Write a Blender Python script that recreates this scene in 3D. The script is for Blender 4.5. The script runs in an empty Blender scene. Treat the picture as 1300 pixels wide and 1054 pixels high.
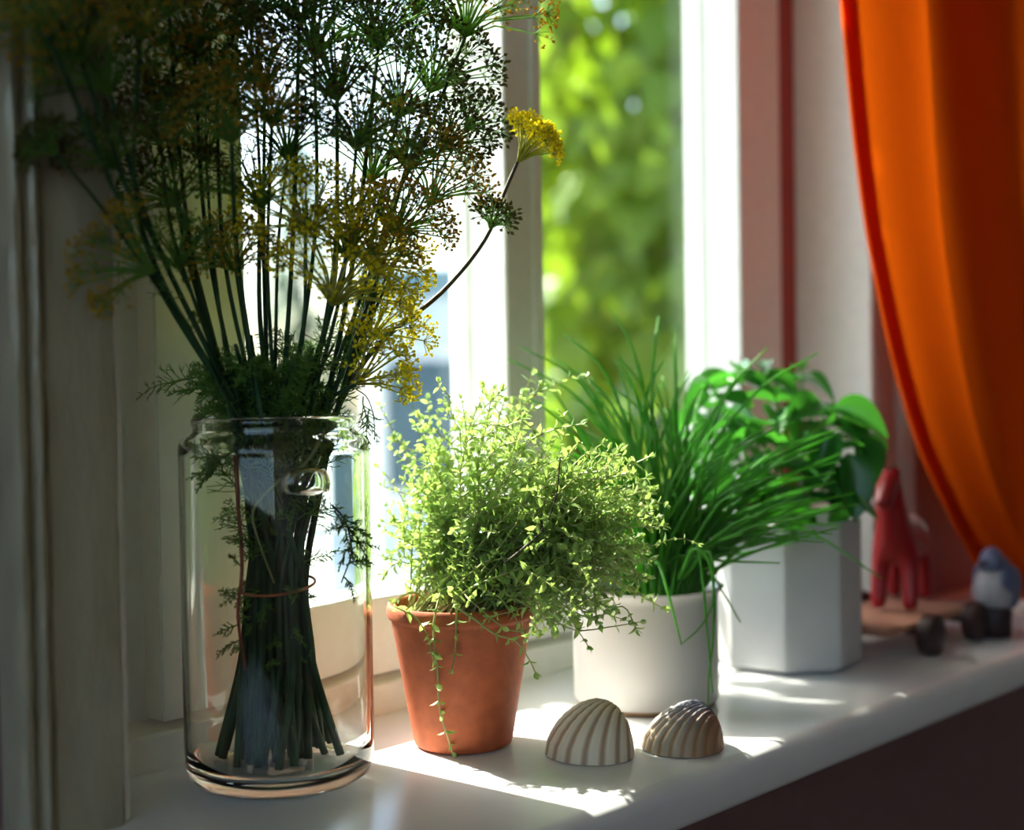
import bpy, bmesh, math, random
from mathutils import Vector, Matrix
import numpy as np

R = random.Random(11)
scn = bpy.context.scene
COL = scn.collection

# ------------------------------------------------------------------ camera
# world: X runs along the window wall, Y points outdoors, Z up; sill top is z = 0
FPX = 1800.0
ANG = math.radians(42.5)
ROLL = math.radians(0.9)
PITCH = math.atan(47.0 / FPX)
FWD = Vector((math.cos(ANG) * math.cos(PITCH), math.sin(ANG) * math.cos(PITCH), -math.sin(PITCH)))
_r0 = Vector((math.sin(ANG), -math.cos(ANG), 0))
_u0 = _r0.cross(FWD)
RIGHT = _r0 * math.cos(ROLL) - _u0 * math.sin(ROLL)
UP = _r0 * math.sin(ROLL) + _u0 * math.cos(ROLL)
CAM = Vector((-0.81674, -0.91586, 0.29))

cam_data = bpy.data.cameras.new('camera')
cam_data.sensor_width = 36.0
cam_data.lens = FPX * 36.0 / 1300.0
cam_data.clip_start = 0.05
cam_data.dof.use_dof = True
cam_data.dof.focus_distance = 1.06
cam_data.dof.aperture_fstop = 2.8
cam = bpy.data.objects.new('camera', cam_data)
COL.objects.link(cam)
m = Matrix.Identity(4)
for i in range(3):
    m[i][0] = RIGHT[i]; m[i][1] = UP[i]; m[i][2] = -FWD[i]; m[i][3] = CAM[i]
cam.matrix_world = m
scn.camera = cam

# ------------------------------------------------------------------ sky, sun, exposure
SUN_AZ = ANG + math.radians(51)          # measured from +X towards +Y
SUN_EL = math.radians(47)
world = bpy.data.worlds.new('sky')
scn.world = world
world.use_nodes = True
wn = world.node_tree
bg = wn.nodes['Background']
sky = wn.nodes.new('ShaderNodeTexSky')
sky.sky_type = 'NISHITA'
sky.sun_disc = False
sky.sun_elevation = SUN_EL
sky.sun_rotation = math.pi / 2 - SUN_AZ
sky.dust_density = 2.5
wn.links.new(sky.outputs[0], bg.inputs[0])
bg.inputs[1].default_value = 0.31

sun_data = bpy.data.lights.new('sun', 'SUN')
sun_data.energy = 9.0
sun_data.angle = math.radians(0.6)
sun_data.color = (1.0, 0.93, 0.80)
sun = bpy.data.objects.new('sun', sun_data)
COL.objects.link(sun)
sun_dir = Vector((math.cos(SUN_AZ) * math.cos(SUN_EL), math.sin(SUN_AZ) * math.cos(SUN_EL), math.sin(SUN_EL)))
sun.rotation_euler = sun_dir.to_track_quat('Z', 'Y').to_euler()
sun.location = sun_dir * 6

vs = scn.view_settings
vs.view_transform = 'Standard'
vs.look = 'None'
vs.gamma = 1.0
vs.use_curve_mapping = False
vs.exposure = 1.3
scn.cycles.max_bounces = 14
scn.cycles.transparent_max_bounces = 24
scn.cycles.transmission_bounces = 14
scn.cycles.diffuse_bounces = 6


def at(x, y, t):
    """3D point at optical depth t metres on the sight line of photograph point x, y."""
    return CAM + (FWD + RIGHT * ((x - 650) / FPX) - UP * ((y - 527) / FPX)) * t


def sdir(dx, dy, dz):
    """unit vector: dx to the picture's right, dy upwards, dz towards the viewer."""
    return (RIGHT * dx + UP * dy - FWD * dz).normalized()


# ------------------------------------------------------------------ materials
MATS = {}


def new_mat(name):
    mt = bpy.data.materials.new(name)
    mt.use_nodes = True
    nt = mt.node_tree
    return mt, nt, nt.nodes['Principled BSDF'], nt.nodes['Material Output']


def paint(name, col, rough=0.35, bump=0.0, scale=30.0, var=0.04, stretch=(1, 1, 1), spec=0.5):
    mt, nt, bs, out = new_mat(name)
    bs.inputs['Roughness'].default_value = rough
    bs.inputs['Specular IOR Level'].default_value = spec
    tc = nt.nodes.new('ShaderNodeTexCoord')
    mp = nt.nodes.new('ShaderNodeMapping')
    mp.inputs['Scale'].default_value = stretch
    nt.links.new(tc.outputs['Object'], mp.inputs[0])
    nz = nt.nodes.new('ShaderNodeTexNoise')
    nz.inputs['Scale'].default_value = scale
    nz.inputs['Detail'].default_value = 6
    nt.links.new(mp.outputs[0], nz.inputs['Vector'])
    rp = nt.nodes.new('ShaderNodeValToRGB')
    a = [max(0, c * (1 - var * 2)) for c in col]; b = [min(1, c * (1 + var)) for c in col]
    rp.color_ramp.elements[0].color = (*a, 1); rp.color_ramp.elements[1].color = (*b, 1)
    rp.color_ramp.elements[0].position = 0.3; rp.color_ramp.elements[1].position = 0.7
    nt.links.new(nz.outputs['Fac'], rp.inputs[0])
    nt.links.new(rp.outputs[0], bs.inputs['Base Color'])
    if bump:
        bp = nt.nodes.new('ShaderNodeBump')
        bp.inputs['Strength'].default_value = bump
        bp.inputs['Distance'].default_value = 0.004
        nt.links.new(nz.outputs['Fac'], bp.inputs['Height'])
        nt.links.new(bp.outputs[0], bs.inputs['Normal'])
    MATS[name] = mt
    return mt


def leafy(name, dark, light, trans, tmix=0.45, rough=0.4, gloss=0.12):
    """leaf: diffuse + translucent + a little gloss, tone varied leaf by leaf."""
    mt, nt, bs, out = new_mat(name)
    nt.nodes.remove(bs)
    geo = nt.nodes.new('ShaderNodeNewGeometry')
    rp = nt.nodes.new('ShaderNodeValToRGB')
    rp.color_ramp.elements[0].color = (*dark, 1); rp.color_ramp.elements[1].color = (*light, 1)
    nt.links.new(geo.outputs['Random Per Island'], rp.inputs[0])
    df = nt.nodes.new('ShaderNodeBsdfDiffuse')
    tr = nt.nodes.new('ShaderNodeBsdfTranslucent')
    nt.links.new(rp.outputs[0], df.inputs[0])
    mxc = nt.nodes.new('ShaderNodeMixRGB'); mxc.blend_type = 'MIX'; mxc.inputs[0].default_value = 0.7
    nt.links.new(rp.outputs[0], mxc.inputs[1]); mxc.inputs[2].default_value = (*trans, 1)
    nt.links.new(mxc.outputs[0], tr.inputs[0])
    m1 = nt.nodes.new('ShaderNodeMixShader'); m1.inputs[0].default_value = tmix
    nt.links.new(df.outputs[0], m1.inputs[1]); nt.links.new(tr.outputs[0], m1.inputs[2])
    gl = nt.nodes.new('ShaderNodeBsdfGlossy'); gl.inputs['Roughness'].default_value = rough
    lw = nt.nodes.new('ShaderNodeFresnel')
    io = nt.nodes.new('ShaderNodeMapRange')
    io.inputs[3].default_value = 1.4; io.inputs[4].default_value = 1 / 1.4
    nt.links.new(geo.outputs['Backfacing'], io.inputs[0]); nt.links.new(io.outputs[0], lw.inputs[0])
    mu = nt.nodes.new('ShaderNodeMath'); mu.operation = 'MULTIPLY_ADD'
    mu.inputs[1].default_value = gloss * 2.6; mu.inputs[2].default_value = gloss * 0.12
    nt.links.new(lw.outputs[0], mu.inputs[0])
    m2 = nt.nodes.new('ShaderNodeMixShader')
    nt.links.new(mu.outputs[0], m2.inputs[0])
    nt.links.new(m1.outputs[0], m2.inputs[1]); nt.links.new(gl.outputs[0], m2.inputs[2])
    nt.links.new(m2.outputs[0], out.inputs[0])
    MATS[name] = mt
    return mt


def pane_glass(name):
    mt, nt, bs, out = new_mat(name)
    nt.nodes.remove(bs)
    tr = nt.nodes.new('ShaderNodeBsdfTransparent'); tr.inputs[0].default_value = (0.95, 0.98, 0.965, 1)
    gl = nt.nodes.new('ShaderNodeBsdfGlossy'); gl.inputs['Roughness'].default_value = 0.01
    # thin pane: the same Fresnel reflection on entering and on leaving the sheet
    fr = nt.nodes.new('ShaderNodeFresnel')
    ge = nt.nodes.new('ShaderNodeNewGeometry')
    io = nt.nodes.new('ShaderNodeMapRange')
    io.inputs[3].default_value = 1.45; io.inputs[4].default_value = 1 / 1.45
    nt.links.new(ge.outputs['Backfacing'], io.inputs[0]); nt.links.new(io.outputs[0], fr.inputs[0])
    mx = nt.nodes.new('ShaderNodeMixShader')
    nt.links.new(fr.outputs[0], mx.inputs[0]); nt.links.new(tr.outputs[0], mx.inputs[1]); nt.links.new(gl.outputs[0], mx.inputs[2])
    nt.links.new(mx.outputs[0], out.inputs[0])
    MATS[name] = mt


def jar_glass(name):
    mt, nt, bs, out = new_mat(name)
    bs.inputs['Base Color'].default_value = (0.955, 0.985, 0.97, 1)
    bs.inputs['Roughness'].default_value = 0.0
    bs.inputs['IOR'].default_value = 1.46
    bs.inputs['Transmission Weight'].default_value = 1.0
    MATS[name] = mt


def cloth(name, diff, trans, tmix):
    mt, nt, bs, out = new_mat(name)
    nt.nodes.remove(bs)
    tc = nt.nodes.new('ShaderNodeTexCoord')
    wv = nt.nodes.new('ShaderNodeTexNoise'); wv.inputs['Scale'].default_value = 420; wv.inputs['Detail'].default_value = 3
    nt.links.new(tc.outputs['Object'], wv.inputs['Vector'])
    bp = nt.nodes.new('ShaderNodeBump'); bp.inputs['Strength'].default_value = 0.25; bp.inputs['Distance'].default_value = 0.001
    nt.links.new(wv.outputs['Fac'], bp.inputs['Height'])
    df = nt.nodes.new('ShaderNodeBsdfDiffuse'); df.inputs[0].default_value = (*diff, 1)
    tr = nt.nodes.new('ShaderNodeBsdfTranslucent'); tr.inputs[0].default_value = (*trans, 1)
    nt.links.new(bp.outputs[0], df.inputs['Normal'])
    mx = nt.nodes.new('ShaderNodeMixShader'); mx.inputs[0].default_value = tmix
    nt.links.new(df.outputs[0], mx.inputs[1]); nt.links.new(tr.outputs[0], mx.inputs[2])
    nt.links.new(mx.outputs[0], out.inputs[0])
    MATS[name] = mt


paint('white_paint', (0.86, 0.86, 0.80), 0.30, 0.10, 60, 0.02)
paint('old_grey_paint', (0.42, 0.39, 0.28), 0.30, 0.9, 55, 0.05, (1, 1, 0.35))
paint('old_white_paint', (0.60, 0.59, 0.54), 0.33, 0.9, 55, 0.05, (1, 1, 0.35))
paint('sill_paint', (0.84, 0.85, 0.86), 0.22, 0.05, 25, 0.015)
paint('reflection_red', (0.36, 0.022, 0.008), 0.35, 0.05, 40, 0.05)  # curtain's reflection in the frame, put into flat colour
paint('pink_wall', (0.27, 0.155, 0.155), 0.75, 0.2, 50, 0.05)
paint('room_wall', (0.52, 0.48, 0.42), 0.85, 0.1, 8, 0.05)
paint('room_floor', (0.11, 0.065, 0.04), 0.5, 0.1, 6, 0.2, (1, 8, 1))
paint('render_wall', (0.62, 0.62, 0.60), 0.9, 0.2, 12, 0.05)
paint('terracotta', (0.44, 0.100, 0.032), 0.75, 0.15, 90, 0.10)
paint('white_glaze', (0.64, 0.62, 0.60), 0.38, 0.03, 12, 0.02)
paint('white_ceramic', (0.60, 0.59, 0.59), 0.45, 0.05, 30, 0.02)
paint('raw_clay', (0.42, 0.27, 0.16), 0.8, 0.2, 80, 0.08)
paint('soil', (0.035, 0.022, 0.014), 0.95, 1.0, 160, 0.4)
paint('dill_stem', (0.032, 0.082, 0.032), 0.5, 0.1, 60, 0.25, (1, 1, 1), 0.2)
paint('dill_brown_stem', (0.10, 0.075, 0.04), 0.5, 0.1, 60, 0.25)
paint('red_stem', (0.30, 0.07, 0.04), 0.5, 0.1, 60, 0.25)
paint('rubber', (0.50, 0.13, 0.05), 0.6)
paint('horse_red', (0.33, 0.006, 0.011), 0.28, 0.0, 20, 0.1)
paint('cart_wood', (0.42, 0.20, 0.13), 0.55, 0.1, 30, 0.1, (8, 1, 1))
paint('wheel_wood', (0.055, 0.025, 0.022), 0.45, 0.05, 40, 0.2)
paint('bird_blue', (0.13, 0.15, 0.25), 0.35, 0.0, 60, 0.12)
paint('bird_white', (0.42, 0.40, 0.41), 0.4, 0.0, 60, 0.05)
paint('bird_dark', (0.03, 0.014, 0.016), 0.5, 0.1, 60, 0.2)
paint('bark', (0.10, 0.07, 0.045), 0.9, 0.5, 40, 0.2)
paint('ground', (0.50, 0.50, 0.46), 0.95, 0.2, 3, 0.1)
paint('house_wall', (0.42, 0.49, 0.55), 0.9, 0.1, 2, 0.04)
paint('house_dark', (0.05, 0.09, 0.12), 0.3, 0.0, 2, 0.1)
paint('house_trim', (0.70, 0.72, 0.72), 0.7, 0.0, 2, 0.05)
paint('roof_slate', (0.10, 0.20, 0.25), 0.8, 0.1, 3, 0.1)
pane_glass('pane_glass')
jar_glass('jar_glass')
cloth('curtain_cloth', (0.54, 0.047, 0.003), (0.80, 0.118, 0.003), 0.55)
leafy('thyme_leaf', (0.17, 0.31, 0.09), (0.38, 0.52, 0.20), (0.58, 0.80, 0.16), 0.45, 0.4, 0.16)
leafy('thyme_stem', (0.32, 0.38, 0.14), (0.46, 0.46, 0.20), (0.6, 0.65, 0.2), 0.3)
leafy('chive_leaf', (0.035, 0.18, 0.035), (0.10, 0.32, 0.045), (0.34, 0.85, 0.07), 0.45, 0.35, 0.09)
leafy('basil_leaf', (0.018, 0.115, 0.025), (0.045, 0.23, 0.035), (0.10, 0.45, 0.03), 0.35, 0.28, 0.22)
leafy('ivy_leaf', (0.020, 0.075, 0.012), (0.13, 0.26, 0.02), (0.38, 0.60, 0.025), 0.48, 0.35, 0.16)
leafy('dill_green', (0.08, 0.20, 0.05), (0.22, 0.40, 0.09), (0.30, 0.50, 0.05), 0.40, 0.4, 0.03)
leafy('dill_yellow', (0.80, 0.66, 0.02), (0.95, 0.88, 0.06), (1.0, 0.95, 0.05), 0.5, 0.4, 0.03)
leafy('dill_seed', (0.07, 0.062, 0.022), (0.17, 0.165, 0.045), (0.28, 0.26, 0.03), 0.25, 0.4, 0.03)
leafy('dill_ochre', (0.34, 0.17, 0.03), (0.62, 0.45, 0.06), (0.75, 0.5, 0.03), 0.4, 0.4, 0.03)
leafy('tree_leaf', (0.03, 0.08, 0.06), (0.06, 0.16, 0.11), (0.2, 0.4, 0.2), 0.4)


def shell_mat(name, stops, rib_axis_scale, front=None):
    """colour bands follow the distance from the hinge (UV v) and the ribs (UV u)."""
    mt, nt, bs, out = new_mat(name)
    bs.inputs['Roughness'].default_value = 0.6
    uv = nt.nodes.new('ShaderNodeUVMap')
    sp = nt.nodes.new('ShaderNodeSeparateXYZ')
    nt.links.new(uv.outputs[0], sp.inputs[0])
    nz = nt.nodes.new('ShaderNodeTexNoise'); nz.inputs['Scale'].default_value = 9; nz.inputs['Detail'].default_value = 5
    nt.links.new(uv.outputs[0], nz.inputs['Vector'])
    ad = nt.nodes.new('ShaderNodeMath'); ad.operation = 'MULTIPLY_ADD'
    nt.links.new(nz.outputs['Fac'], ad.inputs[0]); ad.inputs[1].default_value = 0.22
    nt.links.new(sp.outputs[1], ad.inputs[2])
    rp = nt.nodes.new('ShaderNodeValToRGB')
    els = rp.color_ramp.elements
    els[0].position = stops[0][0]; els[0].color = (*stops[0][1], 1)
    els[1].position = stops[-1][0]; els[1].color = (*stops[-1][1], 1)
    for pos, c in stops[1:-1]:
        e = els.new(pos); e.color = (*c, 1)
    nt.links.new(ad.outputs[0], rp.inputs[0])
    # darker pigment in the furrows between the ribs
    mu = nt.nodes.new('ShaderNodeMath'); mu.operation = 'MULTIPLY'; mu.inputs[1].default_value = rib_axis_scale * 2 * math.pi
    nt.links.new(sp.outputs[0], mu.inputs[0])
    co = nt.nodes.new('ShaderNodeMath'); co.operation = 'COSINE'
    nt.links.new(mu.outputs[0], co.inputs[0])
    mr = nt.nodes.new('ShaderNodeMapRange')
    mr.inputs[1].default_value = -1; mr.inputs[2].default_value = 0.1; mr.inputs[3].default_value = 0.75; mr.inputs[4].default_value = 0
    nt.links.new(co.outputs[0], mr.inputs[0])
    mx = nt.nodes.new('ShaderNodeMixRGB')
    nt.links.new(mr.outputs[0], mx.inputs[0]); nt.links.new(rp.outputs[0], mx.inputs[1])
    mx.inputs[2].default_value = (0.33, 0.15, 0.05, 1)
    last = mx
    if front:
        fm = nt.nodes.new('ShaderNodeMapRange'); fm.inputs[1].default_value = .70; fm.inputs[2].default_value = .84
        nt.links.new(sp.outputs[0], fm.inputs[0])
        m3 = nt.nodes.new('ShaderNodeMixRGB'); m3.blend_type = 'MIX'; m3.inputs[2].default_value = (*front, 1)
        f2 = nt.nodes.new('ShaderNodeMath'); f2.operation = 'MULTIPLY'; f2.inputs[1].default_value = .75
        nt.links.new(fm.outputs[0], f2.inputs[0]); nt.links.new(f2.outputs[0], m3.inputs[0])
        nt.links.new(rp.outputs[0], m3.inputs[1]); nt.links.new(m3.outputs[0], mx.inputs[1])
    nt.links.new(last.outputs[0], bs.inputs['Base Color'])
    MATS[name] = mt


shell_mat('shell_cream', [(0.0, (0.35, 0.2, 0.12)), (0.3, (0.62, 0.45, 0.27)), (0.6, (0.80, 0.68, 0.48)), (1.1, (0.85, 0.76, 0.60))], 15)
shell_mat('shell_grey', [(0.0, (0.05, 0.04, 0.045)), (0.35, (0.10, 0.105, 0.15)), (0.65, (0.20, 0.20, 0.24)), (0.88, (0.36, 0.32, 0.27)), (1.08, (0.52, 0.43, 0.31))], 20, (0.34, 0.14, 0.05))


# ------------------------------------------------------------------ mesh helpers
class MB:
    def __init__(self):
        self.v = []; self.f = []; self.mi = []

    def add(self, vs_, fs_, mi=0):
        o = len(self.v)
        self.v.extend(vs_)
        for f in fs_:
            self.f.append(tuple(i + o for i in f)); self.mi.append(mi)

    def box(self, s0, s1, p0, p1, z0, z1):
        """s along the wall, p into the room (Y = -p)"""
        y0, y1 = -p1, -p0
        self.add([(s0, y0, z0), (s1, y0, z0), (s1, y1, z0), (s0, y1, z0), (s0, y0, z1), (s1, y0, z1), (s1, y1, z1), (s0, y1, z1)],
                 [(0, 3, 2, 1), (4, 5, 6, 7), (0, 1, 5, 4), (1, 2, 6, 5), (2, 3, 7, 6), (3, 0, 4, 7)])

    def prism_z(self, prof, z0, z1):
        """prof: (s, p) outline extruded upwards"""
        n = len(prof)
        vs_ = [(s, -p, z0) for s, p in prof] + [(s, -p, z1) for s, p in prof]
        fs_ = [(i, (i + 1) % n, n + (i + 1) % n, n + i) for i in range(n)]
        fs_ += [tuple(range(n))[::-1], tuple(range(n, 2 * n))]
        self.add(vs_, fs_)

    def prism_s(self, prof, s0, s1):
        """prof: (p, z) outline extruded along the wall"""
        n = len(prof)
        vs_ = [(s0, -p, z) for p, z in prof] + [(s1, -p, z) for p, z in prof]
        fs_ = [(i, (i + 1) % n, n + (i + 1) % n, n + i) for i in range(n)]
        fs_ += [tuple(range(n))[::-1], tuple(range(n, 2 * n))]
        self.add(vs_, fs_)

    def tube(self, pts, radii, n=5, cap=True, mi=0):
        pts = [Vector(p) for p in pts]
        k = len(pts)
        t0 = (pts[1] - pts[0]).normalized()
        ref = Vector((0, 0, 1)) if abs(t0.z) < 0.9 else Vector((1, 0, 0))
        nx = t0.cross(ref).normalized()
        vs_ = []
        for i in range(k):
            t = (pts[min(i + 1, k - 1)] - pts[max(i - 1, 0)])
            if t.length < 1e-9: t = t0
            t = t.normalized()
            nx = (nx - t * nx.dot(t))
            nx = nx.normalized() if nx.length > 1e-6 else t.orthogonal().normalized()
            ny = t.cross(nx)
            r = radii[i] if hasattr(radii, '__len__') else radii
            for j in range(n):
                a = 2 * math.pi * j / n
                vs_.append(tuple(pts[i] + nx * (math.cos(a) * r) + ny * (math.sin(a) * r)))
        fs_ = []
        for i in range(k - 1):
            for j in range(n):
                a = i * n + j; b = i * n + (j + 1) % n
                fs_.append((a, b, b + n, a + n))
        if cap:
            fs_.append(tuple(range(n))[::-1]); fs_.append(tuple(range((k - 1) * n, k * n)))
        self.add(vs_, fs_, mi)

    def seed(self, c, d, ln, w, mi=0):
        """small pointed grain: double pyramid"""
        d = d.normalized(); a = d.orthogonal().normalized() * w; b = d.cross(a).normalized() * w
        e = d * ln
        vs_ = [tuple(c), tuple(c + e), tuple(c + e * .5 + a), tuple(c + e * .5 + b), tuple(c + e * .5 - a), tuple(c + e * .5 - b)]
        self.add(vs_, [(0, 3, 2), (0, 4, 3), (0, 5, 4), (0, 2, 5), (1, 2, 3), (1, 3, 4), (1, 4, 5), (1, 5, 2)], mi)

    def leaf(self, c, d, nrm, ln, w, cup=0.15, mi=0):
        """small pointed oval leaf, 6 faces, folded along its rib"""
        d = d.normalized()
        sd = d.cross(nrm)
        if sd.length < 1e-5: sd = d.orthogonal()
        sd.normalize(); up = sd.cross(d)
        P = lambda u, v, h: tuple(c + d * (u * ln) + sd * (v * w) + up * (h * ln))
        vs_ = [P(0, 0, 0), P(.35, 0, .02), P(.7, 0, 0), P(1, 0, -.08),
               P(.3, .5, cup), P(.68, .42, cup * .7), P(.3, -.5, cup), P(.68, -.42, cup * .7)]
        self.add(vs_, [(0, 1, 4), (1, 2, 5, 4), (2, 3, 5), (0, 6, 1), (1, 6, 7, 2), (2, 7, 3)], mi)

    def lathe(self, prof, n=64, cx=0, cy=0, close=False):
        """prof: (r, z) list"""
        k = len(prof); vs_ = []
        for r, z in prof:
            for j in range(n):
                a = 2 * math.pi * j / n
                vs_.append((cx + r * math.cos(a), cy + r * math.sin(a), z))
        fs_ = []
        for i in range(k if close else k - 1):
            for j in range(n):
                a = i * n + j; b = i * n + (j + 1) % n
                i2 = ((i + 1) % k) * n
                fs_.append((a, b, i2 + (j + 1) % n, i2 + j))
        self.add(vs_, fs_)

    def mesh(self, name, mats, smooth=False):
        me = bpy.data.meshes.new(name)
        me.from_pydata(self.v, [], self.f)
        for mt in (mats if isinstance(mats, (list, tuple)) else [mats]):
            me.materials.append(MATS[mt])
        if any(self.mi):
            me.polygons.foreach_set('material_index', self.mi)
        if smooth:
            me.polygons.foreach_set('use_smooth', [True] * len(me.polygons))
        me.update()
        return me

    def build(self, name, mats, parent=None, smooth=False, loc=None, bevel=0.0):
        me = self.mesh(name, mats, smooth)
        if bevel:
            bm = bmesh.new(); bm.from_mesh(me)
            bmesh.ops.bevel(bm, geom=bm.edges[:], offset=bevel, segments=2, affect='EDGES', clamp_overlap=True)
            bm.to_mesh(me); bm.free()
        o = bpy.data.objects.new(name, me)
        COL.objects.link(o)
        if parent is not None:
            o.parent = parent
            # meshes are written in world coordinates: undo the parent's own offset
            if loc is None:
                o.location = -parent.location if parent.parent is None else Vector((0, 0, 0))
        if loc is not None:
            o.location = loc
        return o


def smooth_angle(o, deg=40):
    me = o.data
    bm = bmesh.new(); bm.from_mesh(me)
    lim = math.radians(deg)
    for f in bm.faces: f.smooth = True
    for e in bm.edges:
        if len(e.link_faces) == 2 and e.calc_face_angle(0) > lim: e.smooth = False
    bm.to_mesh(me); bm.free()
    return o


def fix_normals(o):
    bm = bmesh.new(); bm.from_mesh(o.data)
    bmesh.ops.recalc_face_normals(bm, faces=bm.faces[:])
    bm.to_mesh(o.data); bm.free()
    return o


def struct(o):
    o['kind'] = 'structure'
    return o


def tag(o, label, cat, group=None):
    o['label'] = label; o['category'] = cat
    if group: o['group'] = group
    return o


def empty(name, loc):
    o = bpy.data.objects.new(name, None)
    o.empty_display_size = 0.02
    COL.objects.link(o)
    o.location = loc
    return o


def catmull(pts, sub=6):
    pts = [Vector(p) for p in pts]
    P = [pts[0] * 2 - pts[1]] + pts + [pts[-1] * 2 - pts[-2]]
    out = []
    for i in range(1, len(P) - 2):
        for k in range(sub):
            t = k / sub
            a, b, c, d = P[i - 1], P[i], P[i + 1], P[i + 2]
            out.append(0.5 * ((2 * b) + (c - a) * t + (2 * a - 5 * b + 4 * c - d) * t * t + (3 * b - a - 3 * c + d) * t ** 3))
    out.append(pts[-1].copy())
    return out


def rvec(r=1.0):
    while True:
        v = Vector((R.uniform(-1, 1), R.uniform(-1, 1), R.uniform(-1, 1)))
        if 0.05 < v.length < 1: return v.normalized() * r


# ================================================================== THE SETTING
SL, SR = -0.3064, 0.7087        # window opening along the wall
ZT = 1.22                        # head of the opening
PW = 0.085                       # wall surface towards the room
FLOOR, CEIL = -0.82, 1.72

RW = (1.0, 1.72, 0.06, ZT)        # window opening added behind the curtain to backlight the cloth
mb = MB()
mb.box(-3.2, SL, -0.14, PW, FLOOR, CEIL); mb.box(SR, RW[0], -0.14, PW, FLOOR, CEIL); mb.box(RW[1], 2.4, -0.14, PW, FLOOR, CEIL)
mb.box(RW[0], RW[1], -0.14, PW, FLOOR, RW[2]); mb.box(RW[0], RW[1], -0.14, PW, RW[3], CEIL)
mb.box(SL, SR, -0.14, PW, ZT, CEIL); mb.box(SL, SR, -0.14, PW, FLOOR, -0.034)
struct(mb.build('wall_window', 'pink_wall'))
mb = MB(); mb.box(-3.2, 2.4, PW, 4.0, FLOOR - 0.1, FLOOR); struct(mb.build('floor', 'room_floor'))
mb = MB(); mb.box(-3.2, 2.4, PW, 4.0, CEIL, CEIL + 0.1); struct(mb.build('ceiling', 'room_wall'))
LW = (0.5, 3.9, 0.46, 1.66)      # p and z range of the opening in the left wall
mb = MB(); mb.box(-3.3, -3.2, -0.14, LW[0], FLOOR, CEIL); mb.box(-3.3, -3.2, LW[1], 4.0, FLOOR, CEIL)
mb.box(-3.3, -3.2, LW[0], LW[1], FLOOR, LW[2]); mb.box(-3.3, -3.2, LW[0], LW[1], LW[3], CEIL)
struct(mb.build('wall_left', 'room_wall'))
mb = MB(); mb.box(2.4, 2.5, -0.14, 4.0, FLOOR, CEIL); struct(mb.build('wall_right', 'room_wall'))
mb = MB(); mb.box(-3.3, 2.5, 4.0, 4.1, FLOOR, CEIL); struct(mb.build('wall_back', 'room_wall'))
# unseen window added in the left wall as fill light for the room
fill_win = empty('fill_window', (-3.25, -(LW[0] + LW[1]) / 2, LW[2])); struct(fill_win); fill_win['label'] = 'plain white window added out of view to light the room'
mb = MB(); mb.box(-3.29, -3.21, LW[0], LW[0] + .06, LW[2], LW[3]); mb.box(-3.29, -3.21, LW[1] - .06, LW[1], LW[2], LW[3])
mb.box(-3.288, -3.212, LW[0], LW[1], LW[2], LW[2] + .06); mb.box(-3.288, -3.212, LW[0], LW[1], LW[3] - .06, LW[3])
mb.build('outer_frame', 'white_paint', fill_win)
mb = MB(); mb.box(-3.252, -3.247, LW[0] + .06, LW[1] - .06, LW[2] + .06, LW[3] - .06); mb.build('pane', 'pane_glass', fill_win)

backlight_win = empty('backlight_window', (1.36, .06, RW[2])); struct(backlight_win); backlight_win['label'] = 'white window added unseen behind the orange curtain to backlight it'
mb = MB(); mb.box(RW[0], RW[0] + .05, -.10, -.03, RW[2], RW[3]); mb.box(RW[1] - .05, RW[1], -.10, -.03, RW[2], RW[3])
mb.box(RW[0], RW[1], -.098, -.032, RW[2], RW[2] + .05); mb.box(RW[0], RW[1], -.098, -.032, RW[3] - .05, RW[3])
mb.build('outer_frame', 'white_paint', backlight_win)
mb = MB(); mb.box(RW[0] + .05, RW[1] - .05, -.067, -.063, RW[2] + .05, RW[3] - .05); mb.build('pane', 'pane_glass', backlight_win)

# sill board with a rounded nose
prof = [(-0.02, -0.034), (-0.02, 0.0)]
PF, r1 = 0.3235, 0.014
for k in range(7):
    a = math.pi / 2 * (1 - k / 6)
    prof.append((PF - r1 + r1 * math.cos(a), -r1 + r1 * math.sin(a)))
for k in range(5):
    a = -math.pi / 2 * k / 4
    prof.append((PF - 0.006 + 0.006 * math.cos(a), -0.030 + 0.006 * math.sin(a)))
prof.append((PW, -0.036))
mb = MB(); mb.prism_s(prof[::-1], -0.60, 1.30)
o = mb.build('window_sill', 'sill_paint'); smooth_angle(o, 30); struct(o)

# architraves: flat board, bead and outer roll, extruded from one profile
def architrave(name, side, mat):
    s0 = SL if side < 0 else SR
    pr = [(0, PW), (0, 0.094), (0.0022, 0.099), (0.005, 0.1005), (0.030, 0.1005), (0.0500, 0.100), (0.0515, 0.0975), (0.0545, 0.0975), (0.056, 0.102), (0.0585, 0.1075),
          (0.0615, 0.1095), (0.0645, 0.1075), (0.066, 0.103), (0.0685, 0.104), (0.073, 0.111), (0.0765, 0.112), (0.079, 0.109), (0.080, 0.103), (0.080, PW)]
    pr = [(s0 + side * d, p) for d, p in pr]
    if side > 0: pr = pr[::-1]
    mb = MB()
    # many rings so the hand-painted edge can waver a little
    n = len(pr); Z = [0.0 + k * ZT / 90 for k in range(91)]
    vs_ = []
    for z in Z:
        for i, (s, p) in enumerate(pr):
            w = 0.0006 * math.sin(z * 61 + i * 1.7) + 0.0005 * math.sin(z * 143 + i * 2.9)
            vs_.append((s + (w if p > PW else 0), -p + (w * .4 if p > PW else 0), z))
    fs_ = [(k * n + i, k * n + (i + 1) % n, (k + 1) * n + (i + 1) % n, (k + 1) * n + i) for k in range(90) for i in range(n)]
    fs_ += [tuple(range(n))[::-1], tuple(range(90 * n, 91 * n))]
    mb.add(vs_, fs_)
    o = mb.build(name, mat); fix_normals(o); smooth_angle(o, 35); return struct(o)


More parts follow.
